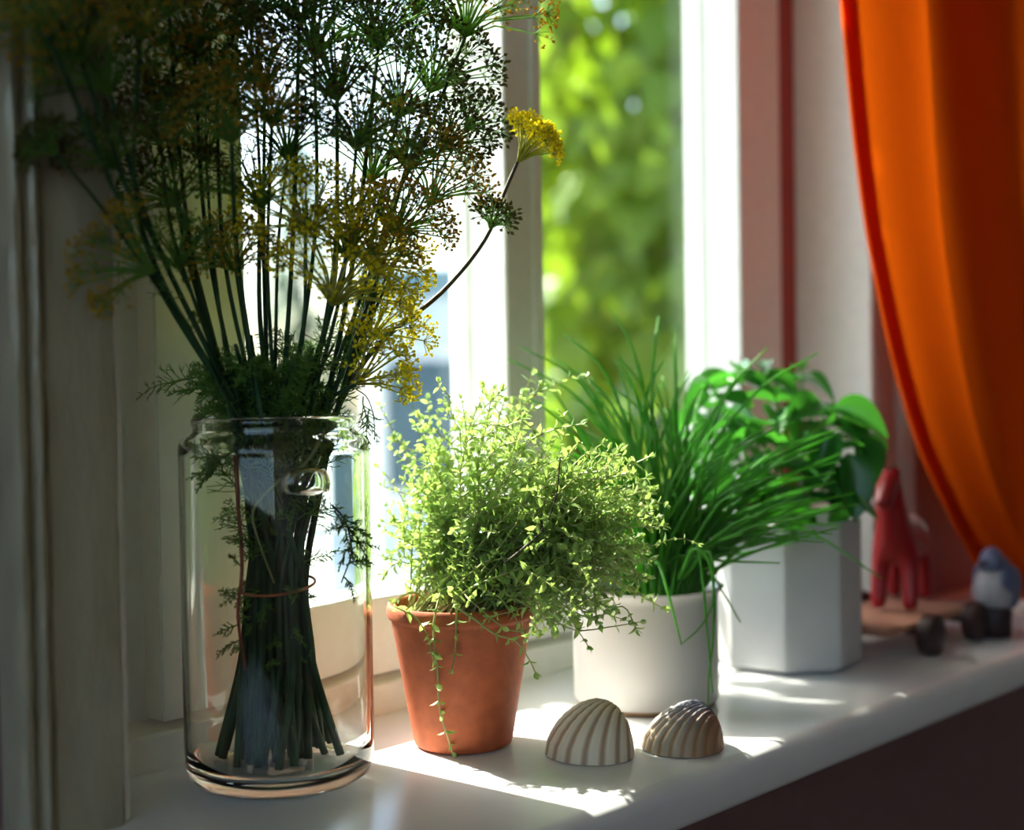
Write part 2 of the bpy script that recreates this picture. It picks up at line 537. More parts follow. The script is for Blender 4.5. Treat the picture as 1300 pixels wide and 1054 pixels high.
architrave('trim_1', -1, 'old_grey_paint')
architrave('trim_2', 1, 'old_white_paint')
mb = MB(); mb.box(SL - 0.08, SR + 0.08, PW, 0.108, ZT, ZT + 0.08); struct(mb.build('trim_3', 'old_white_paint', bevel=0.003))
# painted jamb lining on the right reveal; red strip paints in the curtain's reflection
mb = MB(); mb.box(SR - 0.006, SR, -0.022, 0.0995, 0.0, ZT); struct(mb.build('trim_4', 'white_paint', bevel=0.0015))
mb = MB(); mb.box(SL, SL + 0.006, -0.022, 0.0935, 0.0, ZT); struct(mb.build('trim_5', 'white_paint', bevel=0.0015))
mb = MB(); mb.box(0.6685, SR - 0.0065, -0.022, -0.0005, 0.0, ZT); struct(mb.build('red_reflection_trim', 'reflection_red', bevel=0.001))

# the casement window
win = empty('window_1', (0.2, 0.0, 0.0)); struct(win)
win['label'] = 'white painted two-casement window above the sill'
mb = MB()
mb.box(SL, -0.205, -0.10, -0.023, 0.0, ZT); mb.box(0.66, SR, -0.10, -0.0225, 0.0, ZT)
mb.box(-0.205, 0.66, -0.10, -0.023, 1.16, ZT)
mb.build('outer_frame', 'white_paint', win)
mb = MB(); mb.prism_s([(-0.10, -0.02), (-0.10, 0.036), (-0.03, 0.034), (0.001, 0.0275), (0.004, 0.0255), (0.004, -0.02)][::-1], SL + 0.0062, 0.668)
mb.build('frame_sill', 'white_paint', win)


def stile(s0, s1, grooves=()):
    # room half and weather half with the glazing groove between them
    mb = MB(); mb.box(s0, s1, -0.043, 0.0, 0.034, 1.158)
    mb.box(s0, s1, -0.078, -0.053, 0.034, 1.158)
    g = min(0.006, (s1 - s0) * .3)
    mb.box(s0 + g, s1 - g, -0.053, -0.043, 0.034, 1.158)
    return mb


stile(-0.2123, -0.128).build('sash_stile', 'white_paint', win, bevel=0.0015)
stile(0.1775, 0.1945).build('sash_stile', 'white_paint', win, bevel=0.0015)
stile(0.2185, 0.2325).build('sash_stile', 'white_paint', win, bevel=0.0015)
mb = MB(); mb.box(0.1945, 0.2185, -0.07, -0.0035, 0.034, 1.158); mb.build('meeting_strip', 'white_paint', win)
stile(0.578, 0.668).build('sash_stile', 'white_paint', win, bevel=0.0015)
for s0, s1 in ((-0.128, 0.1775), (0.2325, 0.578)):
    for z0, z1 in ((0.034, 0.101), (1.09, 1.158)):
        mb = MB(); mb.box(s0, s1, -0.044, -0.002, z0, z1); mb.box(s0, s1, -0.076, -0.050, z0, z1 - 0.006 if z0 < .5 else z1)
        mb.build('sash_rail', 'white_paint', win, bevel=0.0015)
    mb = MB(); mb.box(s0 - .0035, s1 + .0035, -0.0495, -0.0465, 0.098, 1.093); mb.build('pane', 'pane_glass', win)

# ------------------------------------------------------------------ outdoors
mb = MB(); mb.box(-40, 40, -60, 40, -1.75, -1.7); struct(mb.build('ground', 'ground'))


def house(name, cx, cy, w, d, h, ang, label, rows, cols, roof=True):
    base = empty(name, (cx, cy, -1.7)); tag(base, label, 'building')
    M = Matrix.Translation((cx, cy, -1.7)) @ Matrix.Rotation(ang, 4, 'Z')

    def bx(mb, x0, x1, y0, y1, z0, z1):
        t = MB(); t.box(x0, x1, -y1, -y0, z0, z1)
        mb.add([tuple(M @ Vector(v)) for v in t.v], t.f)
    mb = MB(); bx(mb, -w / 2, w / 2, 0, d, 0, h); mb.build('wall', 'house_wall', base)
    mb = MB(); bx(mb, -w / 2 - .03, w / 2 + .03, -.03, d, 0, .35); mb.build('plinth', 'house_trim', base)
    mb = MB()
    if roof:
        vs_ = [(-w / 2 - .3, -.3, h), (w / 2 + .3, -.3, h), (w / 2 + .3, d + .3, h), (-w / 2 - .3, d + .3, h), (-w / 2 - .3, d / 2, h + d * .35), (w / 2 + .3, d / 2, h + d * .35)]
        mb.add([tuple(M @ Vector(v)) for v in vs_], [(3, 2, 1, 0), (0, 1, 5, 4), (2, 3, 4, 5), (1, 2, 5), (3, 0, 4)])
    else:
        bx(mb, -w / 2 - .15, w / 2 + .15, -.15, d + .15, h, h + .25)
    mb.build('roof', 'roof_slate', base)
    for r in range(rows):
        for c in range(cols):
            x = -w / 2 + w * (c + .5) / cols; z = 0.9 + r * 2.7
            mb = MB(); bx(mb, x - .5, x + .5, -.05, .02, z, z + 1.35)
            f = mb.build('window_frame', 'house_trim', base)
            mb = MB(); bx(mb, x - .42, x + .42, -.07, -.045, z + .08, z + 1.27)
            g = mb.build('pane', 'house_dark', f); g.matrix_parent_inverse = Matrix.Identity(4); g.location = (0, 0, 0)


pH = at(690, 480, 13.0)
house('house', pH.x, pH.y, 3.1, 4.0, 2.75, ANG - math.pi / 2 + 0.12, 'grey-blue house with dark windows seen blurred through the left pane', 1, 3, False)

# a bluish conifer behind the dill
pT = at(385, 480, 23.0)
tree = empty('conifer', (pT.x, pT.y, -1.7)); tag(tree, 'hazy blue-green conifer outdoors behind the dill stems', 'tree')
mb = MB(); mb.tube([(pT.x, pT.y, -1.7), (pT.x, pT.y, 1.2), (pT.x, pT.y, 4.2)], [.14, .10, .015], 8); mb.build('trunk', 'bark', tree)
mb = MB(); R3 = random.Random(3)
for k in range(1500):
    f = R3.random() ** .7; zz = 4.4 - 5.4 * f; rr = (.08 + .95 * f) * math.sqrt(R3.uniform(.1, 1)); a = R3.uniform(0, 6.28)
    d = Vector((math.cos(a), math.sin(a), -.25))
    mb.leaf(Vector((pT.x, pT.y, zz)) + d * rr, d + Vector((R3.uniform(-.5, .5), R3.uniform(-.5, .5), R3.uniform(-.3, .5))), Vector((0, 0, 1)), R3.uniform(.22, .40), .15, .05)
o = mb.build('needles', 'tree_leaf', tree); o['kind'] = 'stuff'


def lobed_leaf(kind=0):
    """vine leaf, five soft lobes, slightly cupped; length 1"""
    bm_v = [(0, 0, 0)]
    if kind == 0:
        prof = [(-.10, .12), (.02, .42), (.25, .36), (.42, .52), (.58, .26), (.80, .20), (1.0, 0)]
    else:
        prof = [(-.06, .10), (.05, .33), (.28, .44), (.50, .36), (.72, .22), (.9, .08), (1.05, 0)]
    mid = [(.18, 0), (.5, 0), (.8, 0)]
    vs_ = [(0, 0, 0)] + [(x, 0, .04) for x, _ in mid]
    L = [(x, y, .14 * y) for x, y in prof]
    Rr = [(x, -y, .14 * y) for x, y in prof[:-1]]
    vs_ += L + Rr
    l0 = 4; r0 = 4 + len(L); tip = l0 + 6
    fs_ = [(0, 1, l0 + 1, l0), (1, l0 + 2, l0 + 1), (1, 2, l0 + 3, l0 + 2), (2, l0 + 4, l0 + 3), (2, 3, l0 + 5, l0 + 4), (3, tip, l0 + 5),
           (0, r0, r0 + 1, 1), (1, r0 + 1, r0 + 2), (1, r0 + 2, r0 + 3, 2), (2, r0 + 3, r0 + 4), (2, r0 + 4, r0 + 5, 3), (3, r0 + 5, tip)]
    return vs_, fs_


LEAFV = [lobed_leaf(0), lobed_leaf(1)]
vine_c = at(790, 480, 4.9); vine_c.z = -1.7
vine = empty('climbing_vine', vine_c)
tag(vine, 'dense green climbing vine filling the view through the right pane', 'vine')
# leafy hedge of vine on a pole, about 2.6 m wide and 4 m tall
hx = Vector((math.sin(ANG), -math.cos(ANG), 0))      # across the line of sight
hd = Vector((math.cos(ANG), math.sin(ANG), 0))
leaf_meshes = []
for vs_, fs_ in LEAFV:
    t = MB(); t.add(vs_, fs_); leaf_meshes.append(t.mesh('vine_leaf', 'ivy_leaf'))
rest = [MB(), MB()]
placed = []
R2 = random.Random(5)
for i in range(6200):
    u = R2.uniform(-0.52, 1.9); v = R2.uniform(-1.55, 2.4); w = R2.gauss(0, 0.20)
    if u < -0.40 and R2.random() < 0.6: continue
    # leave openings so that sky sparkles through
    hole = math.sin(u * 9.1 + v * 4.3) * math.sin(v * 7.7 - u * 3.1)
    if hole > 0.80 and R2.random() < .7: continue
    c = Vector((vine_c.x, vine_c.y, 0)) + hx * u + hd * w + Vector((0, 0, v))
    sc = R2.uniform(0.085, 0.17)
    nrm = (-hd * R2.uniform(.3, 1) + Vector((0, 0, R2.uniform(-.2, .9))) + hx * R2.uniform(-.7, .7)).normalized()
    d = (Vector((0, 0, -1)) + hx * R2.uniform(-.8, .8) + hd * R2.uniform(-.3, .3)).normalized()
    sd = nrm.cross(d).normalized(); nrm = d.cross(sd).normalized()
    M = Matrix(((d.x, sd.x, nrm.x, c.x), (d.y, sd.y, nrm.y, c.y), (d.z, sd.z, nrm.z, c.z), (0, 0, 0, 1))) @ Matrix.Scale(sc, 4)
    k = R2.randrange(2)
    placed.append((w, u, v, k, M))
# the leaves that show largest: in the pane, nearest the viewer
vis = sorted([q for q in placed if -0.35 < q[1] < 0.5 and -0.35 < q[2] < 1.7], key=lambda q: q[0])[:290]
vset = set(id(q) for q in vis)
for q in vis:
    o = bpy.data.objects.new('leaf', leaf_meshes[q[3]]); COL.objects.link(o); o.parent = vine
    o.matrix_local = Matrix.Translation(-vine_c) @ q[4]
big = MB()
for q in placed:
    if id(q) in vset: continue
    vs_, fs_ = LEAFV[q[3]]
    big.add([tuple(q[4] @ Vector(v)) for v in vs_], fs_)
o = big.build('foliage', 'ivy_leaf', vine); o['kind'] = 'stuff'
for k in range(9):
    u0 = R2.uniform(-.4, 1.5)
    pts = []
    for j in range(8):
        pts.append(Vector((vine_c.x, vine_c.y, -1.7 + j * .56)) + hx * (u0 + .12 * math.sin(j * 1.3 + k)) + hd * (.05 + .08 * math.sin(j * .9 + k * 2)))
    mb = MB(); mb.tube(catmull(pts, 3), 0.014, 5); mb.build('vine_stem', 'bark', vine)

# unseen vine spray added outside the right casement to block and dapple sun
sun_shade = MB(); R4 = random.Random(21)
for k in range(2300):
    c = Vector((R4.uniform(.02, .38), R4.uniform(.80, 1.25), R4.uniform(1.18, 1.50))) if k < 130 else Vector((R4.uniform(.40, 1.85) if k < 1600 else R4.uniform(.40, .75), R4.uniform(.75, 1.25), R4.uniform(1.18, 2.25)))
    if k < 130 and math.sin(c.x * 31 + c.z * 9) * math.sin(c.z * 23 - c.y * 11) > .55: continue
    sc = R4.uniform(.05, .095); k2 = R4.randrange(2)
    d = Vector((R4.uniform(-.7, .7), R4.uniform(-.7, .7), -1)).normalized(); nn = Vector((R4.uniform(-.6, .6), R4.uniform(-1, .3), R4.uniform(-.2, 1))).normalized()
    sd = nn.cross(d).normalized(); nn = d.cross(sd)
    M = Matrix(((d.x, sd.x, nn.x, c.x), (d.y, sd.y, nn.y, c.y), (d.z, sd.z, nn.z, c.z), (0, 0, 0, 1))) @ Matrix.Scale(sc, 4)
    vs_, fs_ = LEAFV[k2]; sun_shade.add([tuple(M @ Vector(v)) for v in vs_], fs_)
o = sun_shade.build('sun_shading_spray', 'ivy_leaf', vine); o['kind'] = 'stuff'
mb = MB(); mb.tube(catmull([Vector((.05, .17, 1.6)), Vector((.2, .6, 1.62)), Vector((.4, 1.1, 1.55)), Vector((1.2, 1.6, 1.7)), Vector((vine_c.x, vine_c.y, 1.9))], 5), .012, 6); mb.build('vine_stem', 'bark', vine)  # stem added to carry the unseen shading spray

# ================================================================== THINGS ON THE SILL
JC = at(352, 750, 1.035); JX, JY = JC.x, JC.y

# ------------------------------------------------------------------ glass jar
jar = empty('glass_jar', (JX, JY, 0)); tag(jar, 'tall clear glass jar holding the bunch of dill', 'jar')
RO = 0.0688
zs = 0.2475
outer = [(0.0, 0.0008), (0.052, 0.0008), (0.060, 0.0018), (0.0655, 0.006), (RO - .0008, 0.014), (RO, 0.03), (RO, zs - .006), (RO - .0006, zs - 0.001), (RO - .003, zs + .0025), (RO - .007, zs + .0042),
         (0.0605, zs + .0052), (0.0582, zs + .0072), (0.0580, zs + .010), (0.0592, zs + .0125), (0.0592, zs + .0160), (0.0578, zs + .0178)]
inner = [(0.0556, zs + .0175), (0.0545, zs + .0155), (0.0545, zs + .008), (0.0560, zs + .002), (RO - .0055, zs - .003), (RO - .0040, zs - .010), (RO - .0038, 0.030), (RO - .006, 0.017), (0.055, 0.0125), (0.0, 0.0115)]
mb = MB(); mb.lathe([(max(r, 1e-5), z) for r, z in outer + inner], 96, JX, JY)
o = mb.build('body', 'jar_glass', jar, smooth=True)
bm = bmesh.new(); bm.from_mesh(o.data); bmesh.ops.remove_doubles(bm, verts=bm.verts[:], dist=5e-5); bmesh.ops.recalc_face_normals(bm, faces=bm.faces[:]); bm.to_mesh(o.data); bm.free()
# moulded lug on the front of the shoulder
lug_dir = sdir(0.46, 0, 0.89); lug_dir.z = 0; lug_dir.normalize()
lug_side = Vector((0, 0, 1)).cross(lug_dir)
bm = bmesh.new(); bmesh.ops.create_cube(bm, size=1.0)
bmesh.ops.subdivide_edges(bm, edges=bm.edges[:], cuts=5, use_grid_fill=True)
lc = Vector((JX, JY, 0.2215)) + lug_dir * (RO + .0022)
for v in bm.verts:
    p = v.co * 2
    m_ = max(abs(p.x), abs(p.y), abs(p.z))
    q = p.normalized() * m_
    q = p * .35 + q * .65
    v.co = lc + lug_side * (q.x * .0175 * (1 - .12 * q.z)) + lug_dir * (q.y * .0068 + 0.0) + Vector((0, 0, 1)) * (q.z * .0098) - lug_dir * (q.x * q.x * .0020)
for f in bm.faces: f.smooth = True
me = bpy.data.meshes.new('lug'); bm.to_mesh(me); bm.free(); me.materials.append(MATS['jar_glass'])
o = bpy.data.objects.new('lug', me); COL.objects.link(o); o.parent = jar; o.location = -jar.location
lug_out = lc


# ------------------------------------------------------------------ dill
STEM_N = 0


def umbel(stalk, hub, axis, rpx, t, kind, half=62, nray=30, pedn=13, dens=1.0):
    """compound umbel: rays from the hub, each ending in a small umbellet"""
    L = rpx * t / FPX
    axis = axis.normalized()
    a = axis.orthogonal().normalized(); b = axis.cross(a)
    mr = MB(); mf = MB(); seeds = MB()
    for i in range(nray):
        th = math.radians(half) * math.sqrt((i + .5) / nray) * R.uniform(.9, 1.1)
        ph = i * 2.39996 + R.uniform(-.15, .15)
        d = axis * math.cos(th) + (a * math.cos(ph) + b * math.sin(ph)) * math.sin(th)
        l = L * R.uniform(.82, 1.08)
        # rays leave along the axis and bend outwards
        p1 = hub + (axis * .25 + d * .75).normalized() * l * .45
        p2 = hub + d * l + axis * (.05 * l)
        mid = (p1 + p2) / 2 + d * (.02 * l)
        mr.tube([hub, p1, mid, p2], [.0010, .00085, .00075, .0006], 3, False)
        dd = (p2 - mid).normalized()
        aa = dd.orthogonal().normalized(); bb = dd.cross(aa)
        n = max(3, int(pedn * R.uniform(.7, 1.25)))
        pl = (.0075 + .07 * L) * R.uniform(.8, 1.2)
        for k in range(n):
            t2 = math.radians(70) * math.sqrt((k + .5) / n); f2 = k * 2.4 + i
            e = dd * math.cos(t2) + (aa * math.cos(f2) + bb * math.sin(f2)) * math.sin(t2)
            q = p2 + e * pl * R.uniform(.7, 1.1)
            mr.tube([p2, q], [.00032, .00026], 3, False)
            if kind == 'seed':
                seeds.seed(q - e * .0006, e + rvec(.3), R.uniform(.0038, .0058), R.uniform(.0011, .0016))
            elif kind == 'yellow':
                for z in range(2):
                    seeds.seed(q + rvec(.0012), rvec(), .0026, .0014)
                mf.seed(q, e, .0018, .0006)
            elif kind == 'ochre':
                seeds.seed(q, e + rvec(.5), R.uniform(.0026, .004), .0013)
                if R.random() < .5: seeds.seed(q + rvec(.0015), rvec(), .0026, .0012)
            else:
                seeds.seed(q, e + rvec(.3), .0024, .0008)
    raymat = 'dill_yellowgreen' if kind == 'yellow' else 'dill_green'
    o = mr.build('umbel', raymat if raymat in MATS else 'dill_green', stalk)
    o['kind'] = 'stuff'
    fl = seeds.build({'seed': 'seeds', 'yellow': 'florets', 'ochre': 'florets', 'green': 'buds'}[kind],
                     {'seed': 'dill_seed', 'yellow': 'dill_yellow', 'ochre': 'dill_ochre', 'green': 'dill_green'}[kind], o)
    fl.location = (0, 0, 0); fl['kind'] = 'stuff'


leafy('dill_yellowgreen', (0.30, 0.34, 0.05), (0.50, 0.50, 0.08), (0.7, 0.7, 0.08), 0.35)


def frond(mb, base, d, ln, droop=0.25, r=.00045, n=9):
    """feathery thread-leaf"""
    d = d.normalized(); side = d.orthogonal().normalized()
    side = (Matrix.Rotation(R.uniform(0, 6.28), 3, d) @ side)
    pts = []
    for k in range(7):
        f = k / 6
        pts.append(base + d * (ln * f) + Vector((0, 0, -droop * ln * f * f)) + side * (.12 * ln * math.sin(f * 3 + R.random())))
    mb.tube(pts, [r * 1.5 * (1 - .6 * k / 6) for k in range(7)], 3, False)
    for k in range(n):
        f = .2 + .8 * k / n
        i = min(5, int(f * 6)); p = pts[i].lerp(pts[i + 1], f * 6 - i)
        for sg in (-1, 1):
            e = (d * .7 + (Matrix.Rotation(R.uniform(-.8, .8), 3, d) @ side) * sg * .8 + rvec(.3)).normalized()
            l = ln * .38 * (1.15 - f) * R.uniform(.7, 1.3)
            q = p + e * l + Vector((0, 0, -.15 * l)) + rvec(.1 * l)
            mb.tube([p, p.lerp(q, .5) + rvec(.08 * l), q], [r, r * .9, r * .6], 3, False)
            for z in range(2):
                p2 = p.lerp(q, R.uniform(.3, .8)); e2 = (e + rvec(.9)).normalized()
                mb.tube([p2, p2 + e2 * l * .45], [r * .8, r * .5], 3, False)


ZW = 0.142     # height of the band round the bundle
ga = 2.399963


def bundle_pts(i, n, tip):
    """path from the jar's bottom through the band to the rim, towards tip"""
    f = math.sqrt((i + .5) / n); a = i * ga
    cb = Vector((JX, JY, 0))
    tdir = Vector((tip.x - JX, tip.y - JY, 0)); tl = tdir.length
    off = tdir * min(.42, .046 / max(tl, 1e-4))
    lean = off.normalized() if off.length > 1e-5 else Vector((1, 0, 0))
    wa = Vector((math.cos(a), math.sin(a), 0)) * (.0225 * f)
    base = (Matrix.Rotation(R.uniform(-.7, .7), 3, 'Z') @ wa) * R.uniform(1.5, 2.1) - lean * .008 + Vector((R.uniform(-.009, .009), R.uniform(-.009, .009), 0))
    if base.length > .046: base = base.normalized() * .046
    rim = off + wa * .25
    if rim.length > .048: rim = rim.normalized() * .048
    pz = cb + Vector((0, 0, .0155)) + base
    return [pz, cb + wa * 1.05 + base * .12 + Vector((0, 0, .085)), cb + wa + Vector((0, 0, ZW)), cb + wa * .6 + rim * .42 + Vector((0, 0, .205)), cb + rim + Vector((0, 0, .266))]


STALKS = [
    # hub px, depth, ray px, axis (right, up, viewer), kind, half angle, via points, branches, label
    dict(h=(104, 80, .862), r=112, ax=(-.25, .85, .45), k='ochre', half=78, via=[(160, 235, .90), (212, 370, .955)], nr=34,
         br=[(.66, (72, 196, .860), 32, (-.6, .7, .2), 'seed'), (.50, (196, 345, .905), 84, (-.93, .33, .3), 'ochre')],
         label='tall dill stalk farthest left, its wide umbel over the window casing'),
    dict(h=(178, 52, .88), r=96, ax=(0, .95, .3), k='ochre', half=70, via=[(172, 250, .915), (222, 390, .965)], nr=28,
         br=[(.62, (204, 184, .93), 62, (-.1, .8, .5), 'seed')], label='dill stalk with ochre umbel at the top, second from the left'),
    dict(h=(247, 66, .95), r=88, ax=(.05, .95, .1), k='seed', half=70, via=[(262, 300, 1.0)], br=[(.6, (228, 342, .955), 56, (-.1, .75, .5), 'green')], label='dill stalk with a seedy umbel in front of the left window stile'),
    dict(h=(294, 182, .93), r=78, ax=(.0, .9, .4), k='ochre', half=75, via=[(302, 330, .98)], nr=28, label='dill stalk with a tan umbel closest to the viewer'),
    dict(h=(336, 118, 1.02), r=92, ax=(-.1, .95, .1), k='seed', half=68, via=[(335, 320, 1.03)], br=[(.80, (318, 38, .98), 78, (-.05, .95, .2), 'seed')],
         label='two-headed dill stalk left of the largest umbel'),
    dict(h=(428, 128, 1.03), r=128, ax=(-.1, .98, .1), k='seed', half=68, via=[(425, 330, 1.03)], nr=36, br=[(.74, (470, 232, 1.05), 80, (.25, .9, .15), 'green')],
         label='dill stalk with the largest dark seed umbel, at the middle of the bunch'),
    dict(h=(590, 47, 1.09), r=106, ax=(.12, .97, .1), k='ochre', half=78, via=[(540, 175, 1.08), (492, 275, 1.065), (470, 400, 1.05)], nr=32,
         br=[(.60, (545, 262, 1.07), 72, (.35, .85, .2), 'ochre'), (.72, (560, 190, 1.07), 50, (.6, .7, .2), 'seed')], label='dill stalk leaning right, its umbel beside the window mullion'),
    dict(h=(388, 298, .99), r=86, ax=(.02, .96, .35), k='yellow', half=80, via=[(386, 410, 1.0)], nr=28, label='dill stalk with a yellow umbel low in the middle of the bunch'),
    dict(h=(421, 388, 1.0), r=92, ax=(.35, .85, .3), k='yellow', half=75, nr=28, label='dill stalk with a spreading yellow umbel facing right above the jar'),
    dict(h=(657, 206, 1.10), r=46, ax=(.60, .82, .1), k='yellow', half=44, via=[(478, 440, 1.05), (560, 372, 1.075), (615, 305, 1.09), (640, 245, 1.10)], nr=22, pn=26,
         br=[(.86, (622, 290, 1.09), 26, (.4, .9, .2), 'seed')], label='arching dill stalk with the bright yellow flower head by the mullion'),
    dict(h=(452, 488, 1.03), r=66, ax=(.75, .6, .2), k='yellow', half=62, nr=20, label='short dill stalk with yellow-green umbel spilling right over the jar rim'),
    dict(h=(470, 430, 1.06), r=62, ax=(.6, .8, .1), k='yellow', half=66, nr=20, label='short dill stalk with yellow umbel behind the arching stalk'),
    dict(h=(505, 150, 1.08), r=92, ax=(.15, .95, .05), k='seed', half=70, via=[(465, 340, 1.06)], br=[(.78, (530, 20, 1.08), 84, (.05, .98, .1), 'seed')],
         label='two-headed seedy dill stalk right of the largest umbel'),
    dict(h=(480, 62, 1.05), r=92, ax=(.0, .98, .1), k='seed', half=70, via=[(450, 320, 1.04)], label='tall dill stalk with seed umbel at the top, right of the bright sky'),
    dict(h=(400, 72, 1.06), r=88, ax=(.1, .95, .05), k='seed', half=68, via=[(400, 300, 1.05)], label='tall dill stalk with seed umbel behind the largest one'),
    dict(h=(545, 118, 1.10), r=84, ax=(.3, .9, .05), k='seed', half=70, via=[(480, 330, 1.07)], br=[(.7, (590, 165, 1.10), 44, (.7, .6, .1), 'seed')],
         label='seedy dill stalk closest to the window mullion'),
    dict(h=(330, 265, 1.0), r=72, ax=(-.1, .9, .3), k='green', half=74, via=[(330, 400, 1.01)], label='dill stalk with green umbel below the tan one'),
    dict(h=(140, 120, .88), r=84, ax=(-.3, .9, .25), k='green', half=74, via=[(195, 300, .945)], br=[(.7, (150, 215, .905), 62, (-.4, .8, .4), 'seed')],
         label='dill stalk with green umbel in front of the left casing edge'),
    dict(h=(440, 330, 1.01), r=72, ax=(.3, .85, .35), k='ochre', half=72, label='dill stalk with ochre umbel above the spreading yellow one'),
    dict(h=(300, 345, .99), r=58, ax=(-.2, .85, .4), k='ochre', half=74, label='dill stalk with small ochre umbel low at the left of the bunch'),
    dict(h=(500, 300, 1.04), r=64, ax=(.5, .8, .25), k='ochre', half=68, label='dill stalk with ochre umbel under the mullion-side stalk'),
    dict(h=(225, 262, .97), r=70, ax=(-.35, .8, .4), k='seed', half=80, via=[(250, 370, .99)], br=[(.75, (205, 140, .955), 82, (-.1, .95, .2), 'seed')],
         label='forked dill stalk with seed umbels left of the tan umbel'),
    dict(h=(345, 160, .985), r=88, ax=(.1, .85, .45), k='seed', half=82, via=[(340, 350, 1.0)], br=[(.70, (365, 205, 1.02), 74, (.05, .95, .15), 'green')],
         label='dill stalk with seed and green umbels right of the tan umbel'),
    dict(h=(275, 120, .96), r=84, ax=(-.1, .85, .45), k='ochre', half=82, via=[(285, 330, .99)], label='dill stalk with ochre umbel above the tan one'),
    dict(h=(452, 190, 1.0), r=84, ax=(.2, .85, .4), k='seed', half=80, via=[(435, 360, 1.01)], label='dill stalk with seed umbel in front of the largest umbel'),
    dict(h=(515, 215, 1.06), r=74, ax=(.3, .85, .3), k='ochre', half=80, via=[(470, 370, 1.05)], label='dill stalk with ochre umbel right of the middle, below the seed heads'),
    dict(h=(380, 30, 1.0), r=84, ax=(0, .9, .3), k='seed', half=76, via=[(372, 300, 1.02)], label='tall dill stalk with seed umbel cut by the top edge, over the bright sky'),
    dict(h=(470, 345, 1.04), r=66, ax=(.5, .75, .35), k='yellow', half=78, label='dill stalk with yellow umbel left of the forked stalk'),
    dict(h=(60, 40, .82), r=90, ax=(-.3, .85, .35), k='ochre', half=76, via=[(140, 230, .88), (205, 370, .95)], label='dill stalk with blurred ochre umbel in the top left corner'),
    dict(h=(215, 20, .93), r=84, ax=(-.1, .97, .2), k='ochre', half=70, via=[(240, 300, .98)], br=[(.6, (262, 205, 1.0), 76, (-.3, .9, .1), 'seed')],
         label='dill stalk with ochre umbel at the top, before the left stile'),
]
NB = len(STALKS) + 20
order = list(range(NB)); R.shuffle(order)
DEFLAB = {'seed': 'dark green dill stalk with brown seed umbel in the crowded bunch', 'ochre': 'dill stalk with withered ochre umbel among the crowded stems',
          'yellow': 'dill stalk with yellow umbel', 'green': 'dill stalk with green unripe umbel inside the bunch'}
for i, s in enumerate(STALKS):
    hub = at(*s['h'])
    pts = bundle_pts(order[i], NB, hub)
    pts += [at(*v) for v in sorted(s.get('via', []), key=lambda v: -v[1])]
    pts.append(hub)
    path = catmull(pts, 5)
    root = empty('dill_stalk', path[0])
    lab = s.get('label') or DEFLAB[s['k']]
    tag(root, lab, 'dill', 'dill stalks in the glass jar')
    n = len(path)
    rb = R.uniform(.0026, .0034)
    mb = MB(); mb.tube(path, [rb * (1 - .55 * k / n) for k in range(n)], 7)
    arch = s['h'][0] == 657
    mb.build('stem', 'dill_brown_stem' if arch else 'dill_stem', root, smooth=True)
    umbel(root, hub, sdir(*s['ax']), s['r'], s['h'][2], s['k'], s.get('half', 62), s.get('nr', 30), s.get('pn', 14))
    for (f, bh, br, bax, bk) in s.get('br', []):
        a = path[int(f * (n - 1))]; a2 = path[min(n - 1, int(f * (n - 1)) + 2)]
        b = at(*bh)
        tang = (a2 - a).normalized()
        midp = a.lerp(b, .5) + tang * (b - a).length * .15
        bp = catmull([a, midp, b], 5)
        mb = MB(); mb.tube(bp, [.0014 - .0005 * k / len(bp) for k in range(len(bp))], 5)
        mb.build('branch', 'dill_brown_stem' if arch else 'dill_stem', root, smooth=True)
        umbel(root, b, sdir(*bax), br, bh[2], bk, 66, 15 if br < 50 else 22, 12)
    # a few thread leaves on each stalk
    fr = MB()
    for q in range(3):
        p = path[int(R.uniform(.42, .75) * (n - 1))]
        frond(fr, p, (rvec(1) * .8 + Vector((0, 0, .9))), R.uniform(.03, .055))
    o = fr.build('frond', 'dill_green', root); o['kind'] = 'stuff'

for i in range(20):
    a = R.uniform(0, 6.28); rr = .030 * math.sqrt(R.random()) + .006
    h = R.uniform(.275, .325)
    tip = Vector((JX + rr * 1.7 * math.cos(a), JY + rr * 1.7 * math.sin(a), h))
    pts = bundle_pts(order[len(STALKS) + i], NB, tip) + [tip]
    path = catmull(pts, 5); n = len(path)
    root = empty('dill_stalk', path[0])
    tag(root, 'plain dill stalk with only thread leaves, packed in the jar neck', 'dill', 'leafy dill stalks without umbels')
    mb = MB(); rb = R.uniform(.0022, .0036)
    mb.tube(path, [rb * (1 - .6 * k / n) for k in range(n)], 7); mb.build('stem', 'dill_stem', root, smooth=True)
    fr = MB()
    for q in range(10):
        p = path[int(R.uniform(.74, .99) * (n - 1))]
        out = Vector((p.x - JX, p.y - JY, 0))
        frond(fr, p, (rvec(1) * .7 + out.normalized() * .5 + Vector((0, 0, .7))), R.uniform(.022, .05), .35)
    for q in range(4):
        p = path[int(R.uniform(.2, .66) * (n - 1))]
        frond(fr, p, rvec(1) + Vector((0, 0, .2)), R.uniform(.012, .024), .2)
    o = fr.build('frond', 'dill_green', root); o['kind'] = 'stuff'

# two dark feathery sprigs hanging at the rim, a red stalk and a curled pale stalk inside the glass
def loose(name, pts, r, mat, label, fronds=(), cat='dill'):
    path = catmull(pts, 6); root = empty(name, path[0]); tag(root, label, cat)
    mb = MB(); mb.tube(path, [r * (1 - .4 * k / len(path)) for k in range(len(path))], 6); mb.build('stem', mat, root, smooth=True)
    if fronds:
        fr = MB()
        for f, d, l, nn in fronds:
            p = path[int(f * (len(path) - 1))]
            frond(fr, p, d, l, .3, .0005, nn)
        o = fr.build('frond', 'dill_green', root); o['kind'] = 'stuff'


